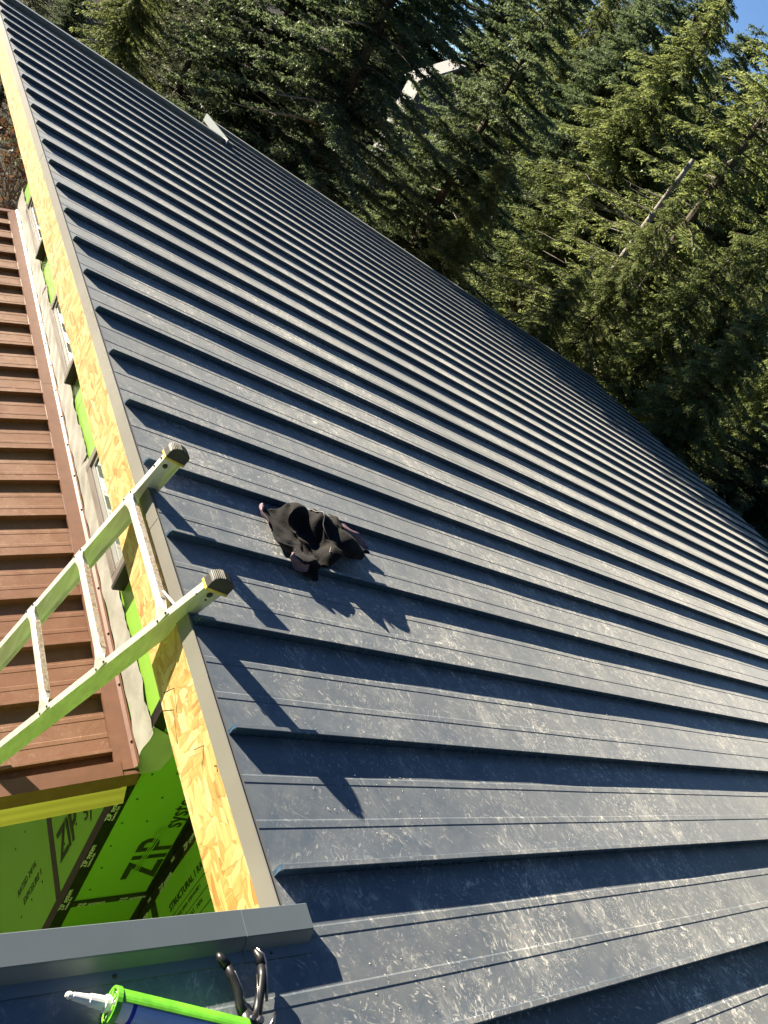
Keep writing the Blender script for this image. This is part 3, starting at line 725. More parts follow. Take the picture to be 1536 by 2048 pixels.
# dark crumpled jacket
JK = [-334,-338,13,-294,-349,11,-256,-353,11,-212,-351,12,-174,-349,15,-184,-352,15,-188,-354,14,-215,-359,17,-174,-356,12,-135,-350,11,-97,-339,11,-54,-325,12,-64,-316,24,-73,-303,22,-95,-291,28,-53,-275,37,-11,-262,48,8,-255,51,54,-240,57,88,-218,66,
72,-214,71,42,-208,57,87,-194,33,119,-179,12,163,-167,13,209,-156,12,219,-145,12,219,-150,13,206,-148,12,202,-164,18,232,-189,20,267,-198,14,303,-205,12,337,-212,11,-335,-312,16,-296,-323,11,-258,-327,11,-214,-326,12,-177,-324,16,-187,-327,20,
-190,-329,22,-216,-335,25,-178,-331,12,-138,-325,15,-101,-314,12,-60,-300,18,-66,-295,37,-74,-282,36,-97,-269,42,-53,-254,52,-12,-236,47,8,-231,42,50,-217,46,76,-198,73,61,-192,79,43,-183,60,93,-173,46,115,-154,19,158,-142,15,205,-131,13,
228,-134,31,224,-135,32,212,-135,33,211,-144,32,231,-165,13,265,-172,11,302,-179,11,337,-186,12,-335,-289,28,-297,-297,13,-260,-301,12,-217,-300,14,-180,-300,25,-189,-303,29,-191,-305,30,-216,-311,35,-181,-305,13,-141,-299,14,-104,-289,14,-64,-277,27,
-68,-272,49,-75,-261,45,-98,-245,51,-52,-231,43,-12,-225,24,7,-217,21,42,-195,46,63,-176,75,51,-170,86,49,-159,66,96,-149,55,122,-132,28,160,-135,38,201,-111,28,229,-112,40,225,-112,42,218,-118,51,217,-124,37,235,-140,11,264,-147,13,
300,-154,16,336,-161,13,-330,-269,43,-298,-273,20,-260,-276,16,-219,-276,22,-184,-277,36,-189,-280,41,-192,-282,41,-216,-286,42,-183,-281,16,-143,-275,15,-107,-270,27,-71,-267,50,-72,-247,53,-72,-235,46,-98,-224,39,-53,-210,28,-14,-203,11,-1,-195,24,
26,-181,61,47,-157,80,42,-146,89,54,-140,81,93,-124,60,130,-115,45,159,-119,57,199,-93,46,230,-88,51,231,-92,56,219,-95,62,207,-106,28,232,-119,23,264,-121,16,301,-131,20,336,-135,16,-319,-249,55,-293,-270,35,-260,-281,42,-222,-270,48,
-192,-257,49,-188,-259,55,-193,-260,55,-216,-261,46,-177,-270,34,-141,-270,32,-113,-273,52,-81,-246,56,-70,-222,51,-71,-210,42,-95,-204,25,-49,-204,12,-19,-179,18,-1,-185,27,11,-162,67,32,-136,82,34,-122,85,60,-122,67,98,-102,69,129,-101,66,
158,-101,76,200,-79,67,230,-73,70,228,-68,64,217,-73,54,211,-82,21,231,-96,34,266,-98,27,300,-108,12,335,-109,21,-311,-241,62,-293,-265,48,-259,-268,44,-224,-260,56,-199,-249,57,-189,-248,62,-193,-252,65,-212,-247,46,-175,-272,47,-138,-278,42,
-111,-262,58,-87,-234,56,-69,-213,41,-71,-199,37,-94,-193,17,-45,-192,12,-9,-176,12,-12,-179,31,10,-154,56,29,-123,79,36,-110,81,65,-111,65,93,-96,59,127,-111,73,151,-91,76,201,-75,79,227,-62,75,219,-63,72,209,-64,59,218,-71,22,
242,-90,36,262,-97,14,301,-95,12,334,-97,25,-311,-206,46,-278,-224,37,-240,-227,39,-203,-219,47,-177,-213,54,-180,-218,61,-184,-219,68,-186,-227,54,-178,-234,34,-142,-232,46,-108,-222,38,-72,-197,42,-49,-177,30,-52,-165,38,-83,-163,37,-65,-155,12,
-24,-145,25,-11,-136,38,22,-119,66,31,-88,90,16,-81,85,42,-84,64,87,-76,89,127,-69,94,174,-59,84,223,-39,76,246,-28,71,235,-31,79,217,-38,77,212,-40,35,245,-56,20,281,-64,17,322,-70,18,359,-74,20,-312,-195,23,-274,-202,24,
-236,-206,23,-202,-199,31,-196,-199,48,-197,-200,54,-205,-204,61,-201,-220,33,-169,-217,22,-140,-207,42,-106,-199,24,-68,-178,24,-59,-156,37,-67,-145,32,-94,-140,32,-60,-130,13,-18,-120,20,-6,-111,34,32,-97,58,17,-76,73,9,-72,62,46,-59,67,
90,-51,94,130,-44,103,181,-35,91,219,-13,71,234,-9,59,222,-9,76,206,-17,64,230,-23,29,249,-37,22,284,-41,16,327,-46,13,363,-51,12,-309,-172,13,-271,-177,17,-234,-182,12,-213,-176,36,-215,-184,39,-218,-184,49,-227,-195,45,-202,-198,16,
-163,-191,18,-137,-181,39,-103,-174,15,-72,-152,28,-69,-135,41,-74,-120,37,-98,-118,18,-52,-106,17,-13,-95,19,5,-88,28,31,-72,62,8,-60,60,11,-48,60,54,-36,70,94,-26,98,134,-18,106,185,-10,86,216,10,59,227,11,59,203,10,72,
202,6,50,218,-9,11,254,-11,25,289,-17,12,332,-20,12,365,-24,12,-306,-146,11,-268,-151,15,-232,-156,14,-233,-161,40,-228,-163,48,-240,-173,40,-232,-176,25,-195,-171,12,-158,-165,19,-132,-155,35,-96,-147,11,-83,-129,38,-88,-119,51,-89,-100,41,
-89,-93,11,-45,-81,13,-9,-70,25,8,-63,37,12,-56,75,2,-37,68,16,-24,71,63,-10,73,97,0,105,138,7,98,187,11,69,224,19,47,215,21,43,190,31,58,192,21,37,224,17,13,255,13,15,293,9,11,336,6,12,366,2,12,
-304,-120,11,-267,-126,17,-233,-130,18,-234,-137,39,-239,-144,39,-244,-150,23,-228,-150,12,-189,-146,24,-155,-140,12,-123,-130,31,-84,-122,16,-104,-115,43,-106,-101,46,-110,-84,35,-80,-67,12,-37,-57,17,-7,-47,40,10,-39,53,-4,-34,83,-3,-15,80,
26,-4,89,70,17,81,105,24,97,143,31,85,191,34,56,218,43,41,211,46,34,175,46,41,183,40,20,223,42,19,259,38,12,297,35,11,338,32,12,365,28,12,-305,-94,12,-267,-100,16,-234,-107,17,-240,-115,29,-246,-121,32,-242,-124,13,
-221,-123,13,-182,-120,24,-155,-116,21,-115,-105,25,-90,-102,35,-115,-92,34,-119,-79,38,-109,-58,24,-68,-43,20,-31,-35,30,-7,-26,60,9,-18,75,-9,-7,89,-2,7,94,38,18,103,90,31,92,108,45,82,149,54,71,194,59,47,212,68,40,
199,67,43,166,65,24,185,66,13,225,66,15,260,63,13,299,61,12,339,58,12,363,53,12,-305,-81,12,-268,-87,16,-234,-94,14,-244,-103,27,-249,-108,31,-240,-111,11,-220,-110,16,-181,-106,23,-154,-103,24,-113,-97,14,-99,-91,39,-116,-79,29,
-124,-67,35,-106,-45,18,-63,-31,21,-30,-25,38,-8,-16,70,8,-9,86,-10,5,95,0,19,101,45,31,105,91,42,84,110,56,74,152,65,64,195,72,44,207,81,41,192,78,45,166,78,20,186,79,13,225,79,15,260,76,14,299,74,11,
339,71,12,362,66,13,-307,-55,12,-269,-62,12,-235,-69,15,-251,-79,24,-255,-83,29,-238,-85,11,-219,-85,20,-184,-83,14,-152,-77,25,-107,-71,11,-113,-68,42,-127,-62,43,-128,-41,34,-92,-23,11,-53,-6,22,-33,-7,57,-5,5,87,1,8,109,
-10,26,112,7,41,114,55,58,103,89,63,69,114,77,58,159,87,48,192,92,54,198,104,46,180,100,51,167,103,22,187,104,17,224,104,13,260,102,13,298,100,13,336,97,13,351,85,25,-308,-30,12,-270,-37,15,-237,-43,18,-254,-53,24,
-261,-58,26,-238,-60,12,-219,-59,21,-184,-57,12,-147,-52,22,-101,-45,15,-127,-48,35,-140,-43,30,-121,-17,29,-82,3,13,-48,14,38,-37,11,78,-1,28,107,-12,31,123,-17,49,118,13,68,111,61,82,90,87,84,54,120,97,41,169,104,33,
176,112,52,178,120,44,168,122,57,169,127,31,189,126,29,225,125,26,259,125,22,297,123,21,333,120,23,337,104,36,-308,-4,12,-270,-11,15,-242,-18,23,-260,-29,30,-264,-33,24,-239,-34,12,-220,-34,22,-182,-32,16,-144,-26,17,-100,-21,27,
-138,-24,32,-149,-19,30,-122,6,18,-76,29,20,-53,32,54,-30,35,94,-12,50,123,-23,55,113,-20,70,105,18,92,99,61,103,74,88,108,43,129,119,36,176,130,38,172,137,51,170,142,45,158,146,62,172,146,48,190,144,47,225,139,46,
259,138,44,295,139,42,330,138,39,326,125,46,-306,22,12,-269,14,12,-249,5,28,-266,-6,24,-261,-8,28,-240,-9,12,-221,-8,21,-181,-6,17,-142,-1,12,-110,-2,40,-144,0,27,-155,7,33,-120,31,26,-75,51,34,-51,54,67,-17,56,98,
-24,73,114,-22,80,105,-22,91,89,21,113,82,67,127,66,94,133,42,137,143,47,181,155,47,175,162,52,169,167,49,146,166,55,176,168,42,192,170,51,225,166,45,260,162,45,295,162,52,324,159,52,316,148,49,-302,47,12,-266,39,11,
-261,28,30,-273,19,20,-270,15,27,-242,17,12,-222,17,19,-183,19,14,-143,24,18,-122,18,51,-151,21,37,-159,32,37,-118,53,41,-72,66,55,-43,78,74,-4,80,102,-19,94,100,-25,100,94,-23,114,78,22,133,65,66,151,58,99,159,48,
141,168,43,182,180,51,172,187,56,166,191,54,147,192,50,175,190,35,192,193,39,226,188,32,260,186,36,294,180,32,320,182,47,319,170,42,-296,73,13,-260,64,13,-273,51,31,-284,42,22,-276,39,20,-244,42,16,-223,43,16,-184,44,18,
-146,48,27,-131,39,61,-160,38,53,-160,50,55,-119,71,59,-73,86,71,-38,93,72,2,104,101,-31,116,95,-32,123,90,-22,139,76,21,154,53,65,169,43,101,181,39,143,192,36,178,206,53,168,211,62,164,214,63,152,216,48,176,215,30,
193,214,24,228,211,22,263,208,21,297,204,22,311,198,43,315,193,38,-308,109,18,-275,98,11,-261,82,21,-268,74,25,-257,72,19,-226,76,12,-207,81,16,-179,88,12,-171,83,38,-132,79,50,-138,62,73,-132,73,72,-102,101,84,-64,127,88,
-44,136,63,0,124,65,-5,140,81,-10,146,77,1,164,60,37,177,29,70,205,20,79,213,20,121,217,13,157,227,27,161,236,45,156,238,42,158,240,20,186,253,12,204,256,12,235,255,25,252,248,22,280,234,12,292,226,25,292,222,17,
-299,129,27,-266,118,26,-259,103,37,-268,99,32,-256,92,34,-234,99,13,-216,103,21,-180,112,14,-169,108,42,-131,96,59,-139,85,61,-140,97,64,-111,125,80,-71,144,72,-40,145,61,9,145,53,-8,159,66,-9,162,58,-10,176,42,27,199,22,
57,221,29,86,235,28,122,242,15,157,249,24,159,260,38,152,263,35,149,264,15,183,273,14,201,276,12,231,272,24,263,269,23,292,259,14,289,251,21,278,240,16,-295,136,38,-264,124,38,-261,115,42,-267,111,36,-254,104,36,-238,111,16,
-218,115,17,-181,124,17,-163,119,45,-131,106,66,-145,97,60,-139,108,59,-114,137,77,-71,157,72,-40,155,53,10,157,48,-8,170,59,-4,172,51,-11,189,41,22,210,16,54,233,28,87,248,28,122,255,16,159,261,22,157,271,32,150,275,30,
147,277,13,182,286,12,198,286,20,233,283,18,263,281,17,297,270,19,289,264,19,274,252,13,-287,159,48,-256,148,45,-253,138,46,-255,132,40,-259,117,46,-242,132,29,-222,135,31,-185,129,38,-157,137,50,-138,126,78,-153,121,56,-147,132,52,
-117,158,63,-73,176,55,-37,175,36,13,181,37,-9,191,45,-2,194,38,-4,213,39,16,234,14,51,258,26,85,273,27,122,281,17,160,287,21,153,293,20,146,297,19,145,303,11,181,309,12,199,310,11,236,307,12,275,303,19,292,295,27,
288,290,15,265,276,11,-279,174,35,-252,168,43,-249,155,49,-245,150,46,-259,139,60,-242,147,51,-221,149,51,-183,151,49,-146,155,47,-154,146,76,-160,145,51,-153,156,47,-117,179,47,-73,187,32,-33,191,18,13,205,30,-8,210,28,-1,216,25,
4,236,31,12,260,12,51,284,21,84,299,22,125,306,16,157,312,26,151,318,17,144,323,19,146,329,11,182,335,14,201,336,12,238,333,13,279,326,11,285,321,25,285,315,15,259,301,12,-267,175,12,-254,186,37,-262,176,43,-258,172,51,
-264,162,71,-239,173,46,-219,174,43,-181,177,45,-145,178,58,-165,167,65,-163,170,44,-156,179,38,-114,191,24,-70,205,14,-28,215,11,10,231,32,-4,231,14,0,238,12,8,261,23,11,286,12,50,308,12,88,322,12,132,331,13,146,335,31,
153,344,19,143,349,19,146,355,11,184,361,11,202,361,11,240,358,11,283,352,12,284,347,24,283,341,15,254,326,12]
def jacket():
    A = np.array(JK, float).reshape(25, 34, 3) / 1000.0      # rumpled sheet, millimetres
    r = empty('jacket'); place(r, .715, 1.425, .002, R(-8))
    tag(r, 'crumpled black jacket with mauve lining dropped across two seams of the slate roof', 'jacket')
    A = A * np.array([.92, .88, 1.05])
    idx = np.arange(25 * 34).reshape(25, 34); body = []; lining = []
    for j in range(24):
        for i in range(33):
            s = (i + .5) / 33 - .5; t = (j + .5) / 24 - .5
            rad = (abs(s * 2.0) ** 2.6 + abs(t * 2.0) ** 2.6) ** (1 / 2.6); an = math.atan2(t, s)
            lim = .86 + .10 * math.sin(an * 3 + .6) + .06 * math.sin(an * 7 + 2) + .03 * math.sin(an * 13)
            if rad > lim: continue
            f = (idx[j, i], idx[j, i + 1], idx[j + 1, i + 1], idx[j + 1, i])
            edge = rad > lim - .13
            if edge and (abs(an - 2.75) < .30 or abs(an - .45) < .35 or abs(an + 2.2) < .16): lining.append(f)
            else: body.append(f)
    def part(name, faces, material):
        us = sorted({i for f in faces for i in f}); mp = {u: q for q, u in enumerate(us)}; fl = A.reshape(-1, 3)
        mb = MB(); mb.add([fl[u] for u in us], [tuple(mp[i] for i in f) for f in faces])
        o = mb.build(name, material, r, smooth=True)
        so_ = o.modifiers.new('thick', 'SOLIDIFY'); so_.thickness = .004; so_.offset = 1
        sb = o.modifiers.new('smooth', 'SUBSURF'); sb.levels = 2; sb.render_levels = 2
        return o
    part('cloth_body', body, M['jacket']); part('lining', lining, M['lining'])
    zt = MB(); fl = A
    pth = [tuple(fl[q, 18] + np.array([0, 0, .006])) for q in range(4, 21)]
    zt.tube(pth, .0028, 6); zt.build('zip_fastener', M['zipper'], r, smooth=True)
def jmat():
    m, nt, p = mat('black_fleece'); g = N(nt); P = g.obj()
    n = g.noise(P, 14, 5, .65).outputs['Fac']; f = g.noise(P, 160, 3, .6).outputs['Fac']
    c = g.ramp(n, [(.45, (.0030, .0026, .0036)), (.80, (.022, .016, .014))]); g.l(c, p.inputs['Base Color']); p.inputs['Roughness'].default_value = .85
    p.inputs['Sheen Weight'].default_value = .04; p.inputs['Specular IOR Level'].default_value = .2
    g.l(g.bump(g.math('ADD', f, g.math('MULTIPLY', n, 2.0)), .35, .006), p.inputs['Normal']); return m
M['jacket'] = jmat(); M['lining'] = simple('mauve_lining', (.16, .095, .115), .7, var=.25, scale=25); M['zipper'] = simple('dull_zip', (.05, .045, .05), .5, var=.2, scale=60)
jacket()


# caulking gun with a cartridge: local x = along the gun (nozzle at -x), z up
gun_loc = (-.477, -.236); ang = math.atan2(-.298 + .224, -.271 + .469)
gun = empty('caulking_gun'); place(gun, gun_loc[0], gun_loc[1], 0.004, ang)
tag(gun, 'lime green caulking gun with dust spots lying on the dark blue panel under the trim', 'caulking gun')
RC = .0250
def arc(r0, a0, a1, k): return [(r0 * math.cos(a), r0 * math.sin(a)) for a in np.linspace(a0, a1, k)]
def hs(mb, x0, x1, ro, ri, a0, a1, k=14, zc=RC + .002):
    pr = arc(ro, a0, a1, k) + arc(ri, a1, a0, k)
    mb.prism(pr, lambda p, e: ((x0, x1)[e], p[0], p[1] + zc)); return mb
hs(MB(), .012, .262, RC + .0032, RC + .0012, R(-40), R(100)).build('cradle', M['green_gun'], gun, bevel=.0008)
ring = MB(); hs(ring, -.002, .010, RC + .006, RC + .0006, R(-150), R(205), 26); ring.build('front_ring', M['green_gun'], gun, bevel=.0015)
fp = MB()
for a in (20, 75, 130, 185, 240): fp.prism([(RC * .95 * math.cos(R(a - 9)), RC * .95 * math.sin(R(a - 9))), (.012 * math.cos(R(a - 14)), .012 * math.sin(R(a - 14))), (.012 * math.cos(R(a + 14)), .012 * math.sin(R(a + 14))), (RC * .95 * math.cos(R(a + 9)), RC * .95 * math.sin(R(a + 9)))], lambda p, e: ((-.0025, .0005)[e], p[0], p[1] + RC + .002))
fp.build('front_spokes', M['green_gun'], gun)
bp = MB(); hs(bp, .2625, .268, RC + .004, .004, R(0), R(360), 28); bp.build('back_plate', M['green_gun'], gun)
MB().tube([(.269, 0, RC + .002), (.40, 0, RC + .002)], .004, 8).build('push_rod', M['chrome'], gun)
hd = MB(); hd.prism([(.268, -.012), (.330, -.012), (.335, -.09), (.318, -.095), (.305, -.035), (.268, -.03)], lambda p, e: (p[0], p[1], RC + .002 + (-.010, .010)[e])); hd.build('handle', M['green_gun'], gun, bevel=.003)
cart = empty('sealant_cartridge'); place(cart, gun_loc[0], gun_loc[1], 0.004, ang)
tag(cart, 'pale blue sealant tube with white nozzle held in the lime green gun', 'sealant tube')
def turned(prof, k=24, zc=RC + .002):
    mb = MB(); V = []; F = []
    for (x, r) in prof: V += [(x, r * math.cos(2 * math.pi * j / k), r * math.sin(2 * math.pi * j / k) + zc) for j in range(k)]
    for i in range(len(prof) - 1):
        for j in range(k): F.append((i * k + j, i * k + (j + 1) % k, (i + 1) * k + (j + 1) % k, (i + 1) * k + j))
    F += [tuple(range(k))[::-1], tuple(range((len(prof) - 1) * k, len(prof) * k))]
    return mb.add(V, F)
turned([(.0325, .0235), (.0326, .0240), (.261, .0240)]).build('tube', M['tube_blue'], cart, smooth=False)
turned([(.003, .0225), (.0035, .0244), (.032, .0244), (.0323, .0238)]).build('shoulder', M['tube_white'], cart)
turned([(.0324, .02375), (.0326, .0245), (.0400, .0245), (.0404, .0238)]).build('stripe', M['stripe'], cart)
turned([(-.004, .013), (-.006, .0145), (-.012, .0145), (-.014, .0118), (-.040, .0105), (-.042, .0088), (-.070, .0066), (-.0702, .0052), (-.074, .0052), (-.0745, .0064), (-.079, .0062), (-.083, .0034)], 16).build('nozzle', M['tube_white'], cart)

# metal snips lying open beside the trim, handles uphill against it
snips = empty('tin_snips'); place(snips, -.200, -.322, 0.0, 0)
tag(snips, 'black and chrome sheet metal snips with spread handles resting by the rake trim', 'snips')
def bar(path, w, h, z0=.004):
    """flat-oval bar through (x, y, z) points with half widths w"""
    mb = MB(); V = []; F = []; k = 8; pts = [Vector(p) for p in path]; n = len(pts)
    for i, p in enumerate(pts):
        t = (pts[min(i + 1, n - 1)] - pts[max(i - 1, 0)]).normalized(); s_ = Vector((-t.y, t.x, 0)).normalized()
        for j in range(k):
            a = 2 * math.pi * (j + .5) / k
            V.append(p + s_ * math.cos(a) * w[i] * 1.08 + Vector((0, 0, math.sin(a) * h[i] * 1.15)))
    for i in range(n - 1):
        for j in range(k): F.append((i * k + j, i * k + (j + 1) % k, (i + 1) * k + (j + 1) % k, (i + 1) * k + j))
    F += [tuple(range(k))[::-1], tuple(range((n - 1) * k, n * k))]
    return mb.add(V, F)
h1 = bar([(-.001, .030, .017), (-.008, .050, .02), (-.006, .075, .024), (-.012, .100, .026), (-.020, .125, .027)], [.012, .0085, .0095, .009, .0085], [.009, .009, .009, .009, .008]).build('handle', M['black_steel'], snips, smooth=True)
bar([(-.020, .124, .027), (-.030, .140, .027), (-.033, .150, .026)], [.0095, .0085, .004], [.009, .008, .004]).build('grip_end', M['black_grip'], h1, smooth=True)
bar([(.000, .050, .0275), (-.003, .078, .032), (-.010, .108, .034)], [.002, .0026, .002], [.002, .002, .002]).build('worn_edge', M['chrome'], h1, smooth=True)
h2 = bar([(.018, .010, .017), (.030, .035, .02), (.042, .060, .024), (.056, .090, .027), (.062, .115, .028)], [.012, .0095, .0085, .0085, .0085], [.009, .009, .009, .009, .008]).build('handle', M['black_steel'], snips, smooth=True)
bar([(.062, .114, .028), (.064, .130, .028), (.056, .146, .027)], [.0095, .008, .004], [.009, .008, .004]).build('grip_end', M['black_grip'], h2, smooth=True)
bar([(.052, .045, .026), (.062, .085, .033), (.069, .115, .034), (.070, .132, .033), (.060, .148, .03)], [.003, .0028, .0028, .003, .002], [.003, .003, .003, .003, .002]).build('worn_edge', M['chrome'], h2, smooth=True)
bar([(.022, .018, .026), (.034, .060, .029), (.043, .096, .030)], [.0018, .0018, .0012], [.002, .002, .0015]).build('return_spring', M['chrome'], h2, smooth=True)
body = bar([(-.004, .034, .018), (.010, .012, .018), (.016, -.02, .018), (.014, -.05, .017), (.018, -.085, .015)], [.014, .019, .020, .016, .010], [.011, .013, .013, .012, .008]).build('pivot_body', M['black_steel'], snips, smooth=True)
for (x, y, r) in ((.003, .018, .0055), (.022, .012, .0075), (.024, -.012, .006), (.006, -.012, .006)):
    MB().tube([(x, y, .026), (x, y, .034), (x, y, .036)], [r, r, r * .6], 12).build('bolt', M['chrome'], body)
bar([(.040, -.008, .02), (.055, .006, .024), (.064, .022, .026)], [.005, .0045, .0025], [.003, .003, .002]).build('latch', M['chrome'], snips, smooth=True)
bar([(.014, -.08, .016), (.006, -.13, .014), (.000, -.17, .012)], [.010, .008, .003], [.006, .005, .003]).build('jaw', M['black_steel'], snips, smooth=True)
bar([(.022, -.08, .016), (.034, -.13, .014), (.040, -.17, .012)], [.010, .008, .003], [.006, .005, .003]).build('jaw', M['black_steel'], snips, smooth=True)

# chips and shavings scattered on the sheets
def crumbs(n, name, material, smin, smax, seed):
    rg = np.random.default_rng(seed); V = []; F = []
    c = 0; spots = []
    while c < n:
        cl = (rg.uniform(.2, 3.2), rg.uniform(-.7, 3.2)); spread = rg.uniform(.02, .30); cnt = int(rg.integers(4, 26))
        if len(spots) and c < n * .55: cl = spots[int(rg.integers(0, len(spots)))]; spread = rg.uniform(.015, .09); cnt = 40
        for _ in range(cnt):
            v = cl[0] + rg.normal(0, spread); u = cl[1] + rg.normal(0, spread * .7)
            if v < .12 or u < -.75: continue
            f = u % PITCH
            if f < .02 or f > PITCH - .02: continue
            s = rg.uniform(smin, smax); a = rg.normal(1.6, .8); ln = s * rg.uniform(1.5, 6)
            up = rg.uniform(.0004, .0020); z = .0006 + (.0034 if abs(f - .13) < .014 or abs(f - .262) < .014 else 0)
            dx, dy = math.cos(a), math.sin(a)
            b = len(V)
            for (q, wv, hz) in ((-.5, .5, 0), (-.5, -.5, .0008), (0, -.5, up), (0, .5, up + .0006), (.5, .45, .0002), (.5, -.4, .0012)):
                V.append(onroof(v + dx * q * ln - dy * wv * s, u + dy * q * ln + dx * wv * s, z + hz))
            F += [(b, b + 1, b + 2, b + 3), (b + 3, b + 2, b + 5, b + 4)]
            c += 1
    mb = MB(); mb.add(V, F); return tag(mb.build(name, material), kind='stuff')
M['chip'] = simple('wood_chip', (.70, .66, .58), .8, var=.2, scale=300)
crumbs(1100, 'sawdust_chips', M['chip'], .0006, .0022, 3)

# ------------------------------------------------------------------ ground
def ground_z(x, y):
    x = np.asarray(x, float); y = np.asarray(y, float)
    r = np.hypot(x - 3, y - 4)
    z = -4.9 - .14 * np.clip(x, -12, 60) + .02 * np.clip(y, -10, 30)
    z = z + .16 * np.clip(r - 42, 0, 120) * (np.arctan2(x, y + 30) > -.1)
    z = z + .35 * np.sin(x * .35 + 1) * np.sin(y * .31) + .18 * np.sin(x * 1.1) * np.cos(y * .9 + 2)
    return z
def axis(): 
    a = np.linspace(-1, 1, 141); return np.sign(a) * (np.abs(a) ** 2.2) * 420
ax = axis(); GX, GY = np.meshgrid(ax, ax + 8, indexing='ij'); GZ = ground_z(GX, GY)
nG = len(ax); idx = np.arange(nG * nG).reshape(nG, nG)
GF = np.stack([idx[:-1, :-1], idx[1:, :-1], idx[1:, 1:], idx[:-1, 1:]], -1).reshape(-1, 4)
def litter():
    m, nt, p = mat('forest_litter'); g = N(nt); P = g.pos()
    a = g.noise(P, .7, 5, .65).outputs['Fac']; b = g.noise(P, 14, 5, .7).outputs['Fac']
    c = g.ramp(b, [(.32, (.030, .020, .013)), (.55, (.085, .058, .034)), (.75, (.17, .12, .07))])
    c = g.mix(g.ramp(a, [(.45, 0.0), (.62, .8)]), c, (.035, .045, .016))
    lv = g.vor(P, 26); k = g.ramp(lv.outputs['Distance'], [(.16, 1.0), (.24, 0.0)])
    c = g.mix(g.math('MULTIPLY', k, .55), c, (.30, .22, .14))
    g.l(c, p.inputs['Base Color']); p.inputs['Roughness'].default_value = .9
    g.l(g.bump(b, .7, .05), p.inputs['Normal'])
    return m
M['litter'] = litter()
go = bpy.data.objects.new('ground', np_mesh('ground', np.stack([GX, GY, GZ], -1).reshape(-1, 3), GF, M['litter'])); link(go)
tag(go, kind='structure')

# ------------------------------------------------------------------ trees
def foliage(name, dark, light, trans, tfac):
    m, nt, p = mat(name); g = N(nt)
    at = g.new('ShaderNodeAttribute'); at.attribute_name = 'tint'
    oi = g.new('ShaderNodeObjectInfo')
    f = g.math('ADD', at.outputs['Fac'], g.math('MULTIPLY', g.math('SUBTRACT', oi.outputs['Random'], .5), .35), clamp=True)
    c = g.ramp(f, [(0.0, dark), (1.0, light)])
    nt.nodes.remove(p)
    d = g.new('ShaderNodeBsdfPrincipled'); g.l(c, d.inputs['Base Color']); d.inputs['Roughness'].default_value = .55; d.inputs['Specular IOR Level'].default_value = .35
    t = g.new('ShaderNodeBsdfTranslucent'); tc = g.mix(.6, c, trans); g.l(tc, t.inputs['Color'])
    mx = g.new('ShaderNodeMixShader'); mx.inputs[0].default_value = tfac; g.l(d.outputs[0], mx.inputs[1]); g.l(t.outputs[0], mx.inputs[2])
    g.l(mx.outputs[0], nt.nodes['Material Output'].inputs['Surface'])
    return m
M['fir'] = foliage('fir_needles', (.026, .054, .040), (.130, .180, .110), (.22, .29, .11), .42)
M['cedar'] = foliage('cedar_sprays', (.034, .062, .026), (.210, .250, .100), (.36, .42, .13), .48)
M['spruce'] = foliage('blue_spruce_needles', (.045, .065, .045), (.20, .23, .15), (.22, .24, .10), .3)
def bark(name, a, b, sc=(9, 9, 2)):
    m, nt, p = mat(name); g = N(nt); P = g.obj()
    n = g.noise(g.map(P, sc), 1, 5, .65, .8).outputs['Fac']
    g.l(g.ramp(n, [(.3, a), (.68, b)]), p.inputs['Base Color']); p.inputs['Roughness'].default_value = .85
    g.l(g.bump(n, .8, .04), p.inputs['Normal']); return m
M['bark'] = bark('fir_bark', (.028, .020, .015), (.11, .085, .065))
M['grey_bark'] = bark('dead_grey_wood', (.13, .11, .09), (.30, .27, .23))
M['pale_bark'] = bark('pale_bark', (.07, .06, .05), (.34, .31, .27), (4, 4, 7))

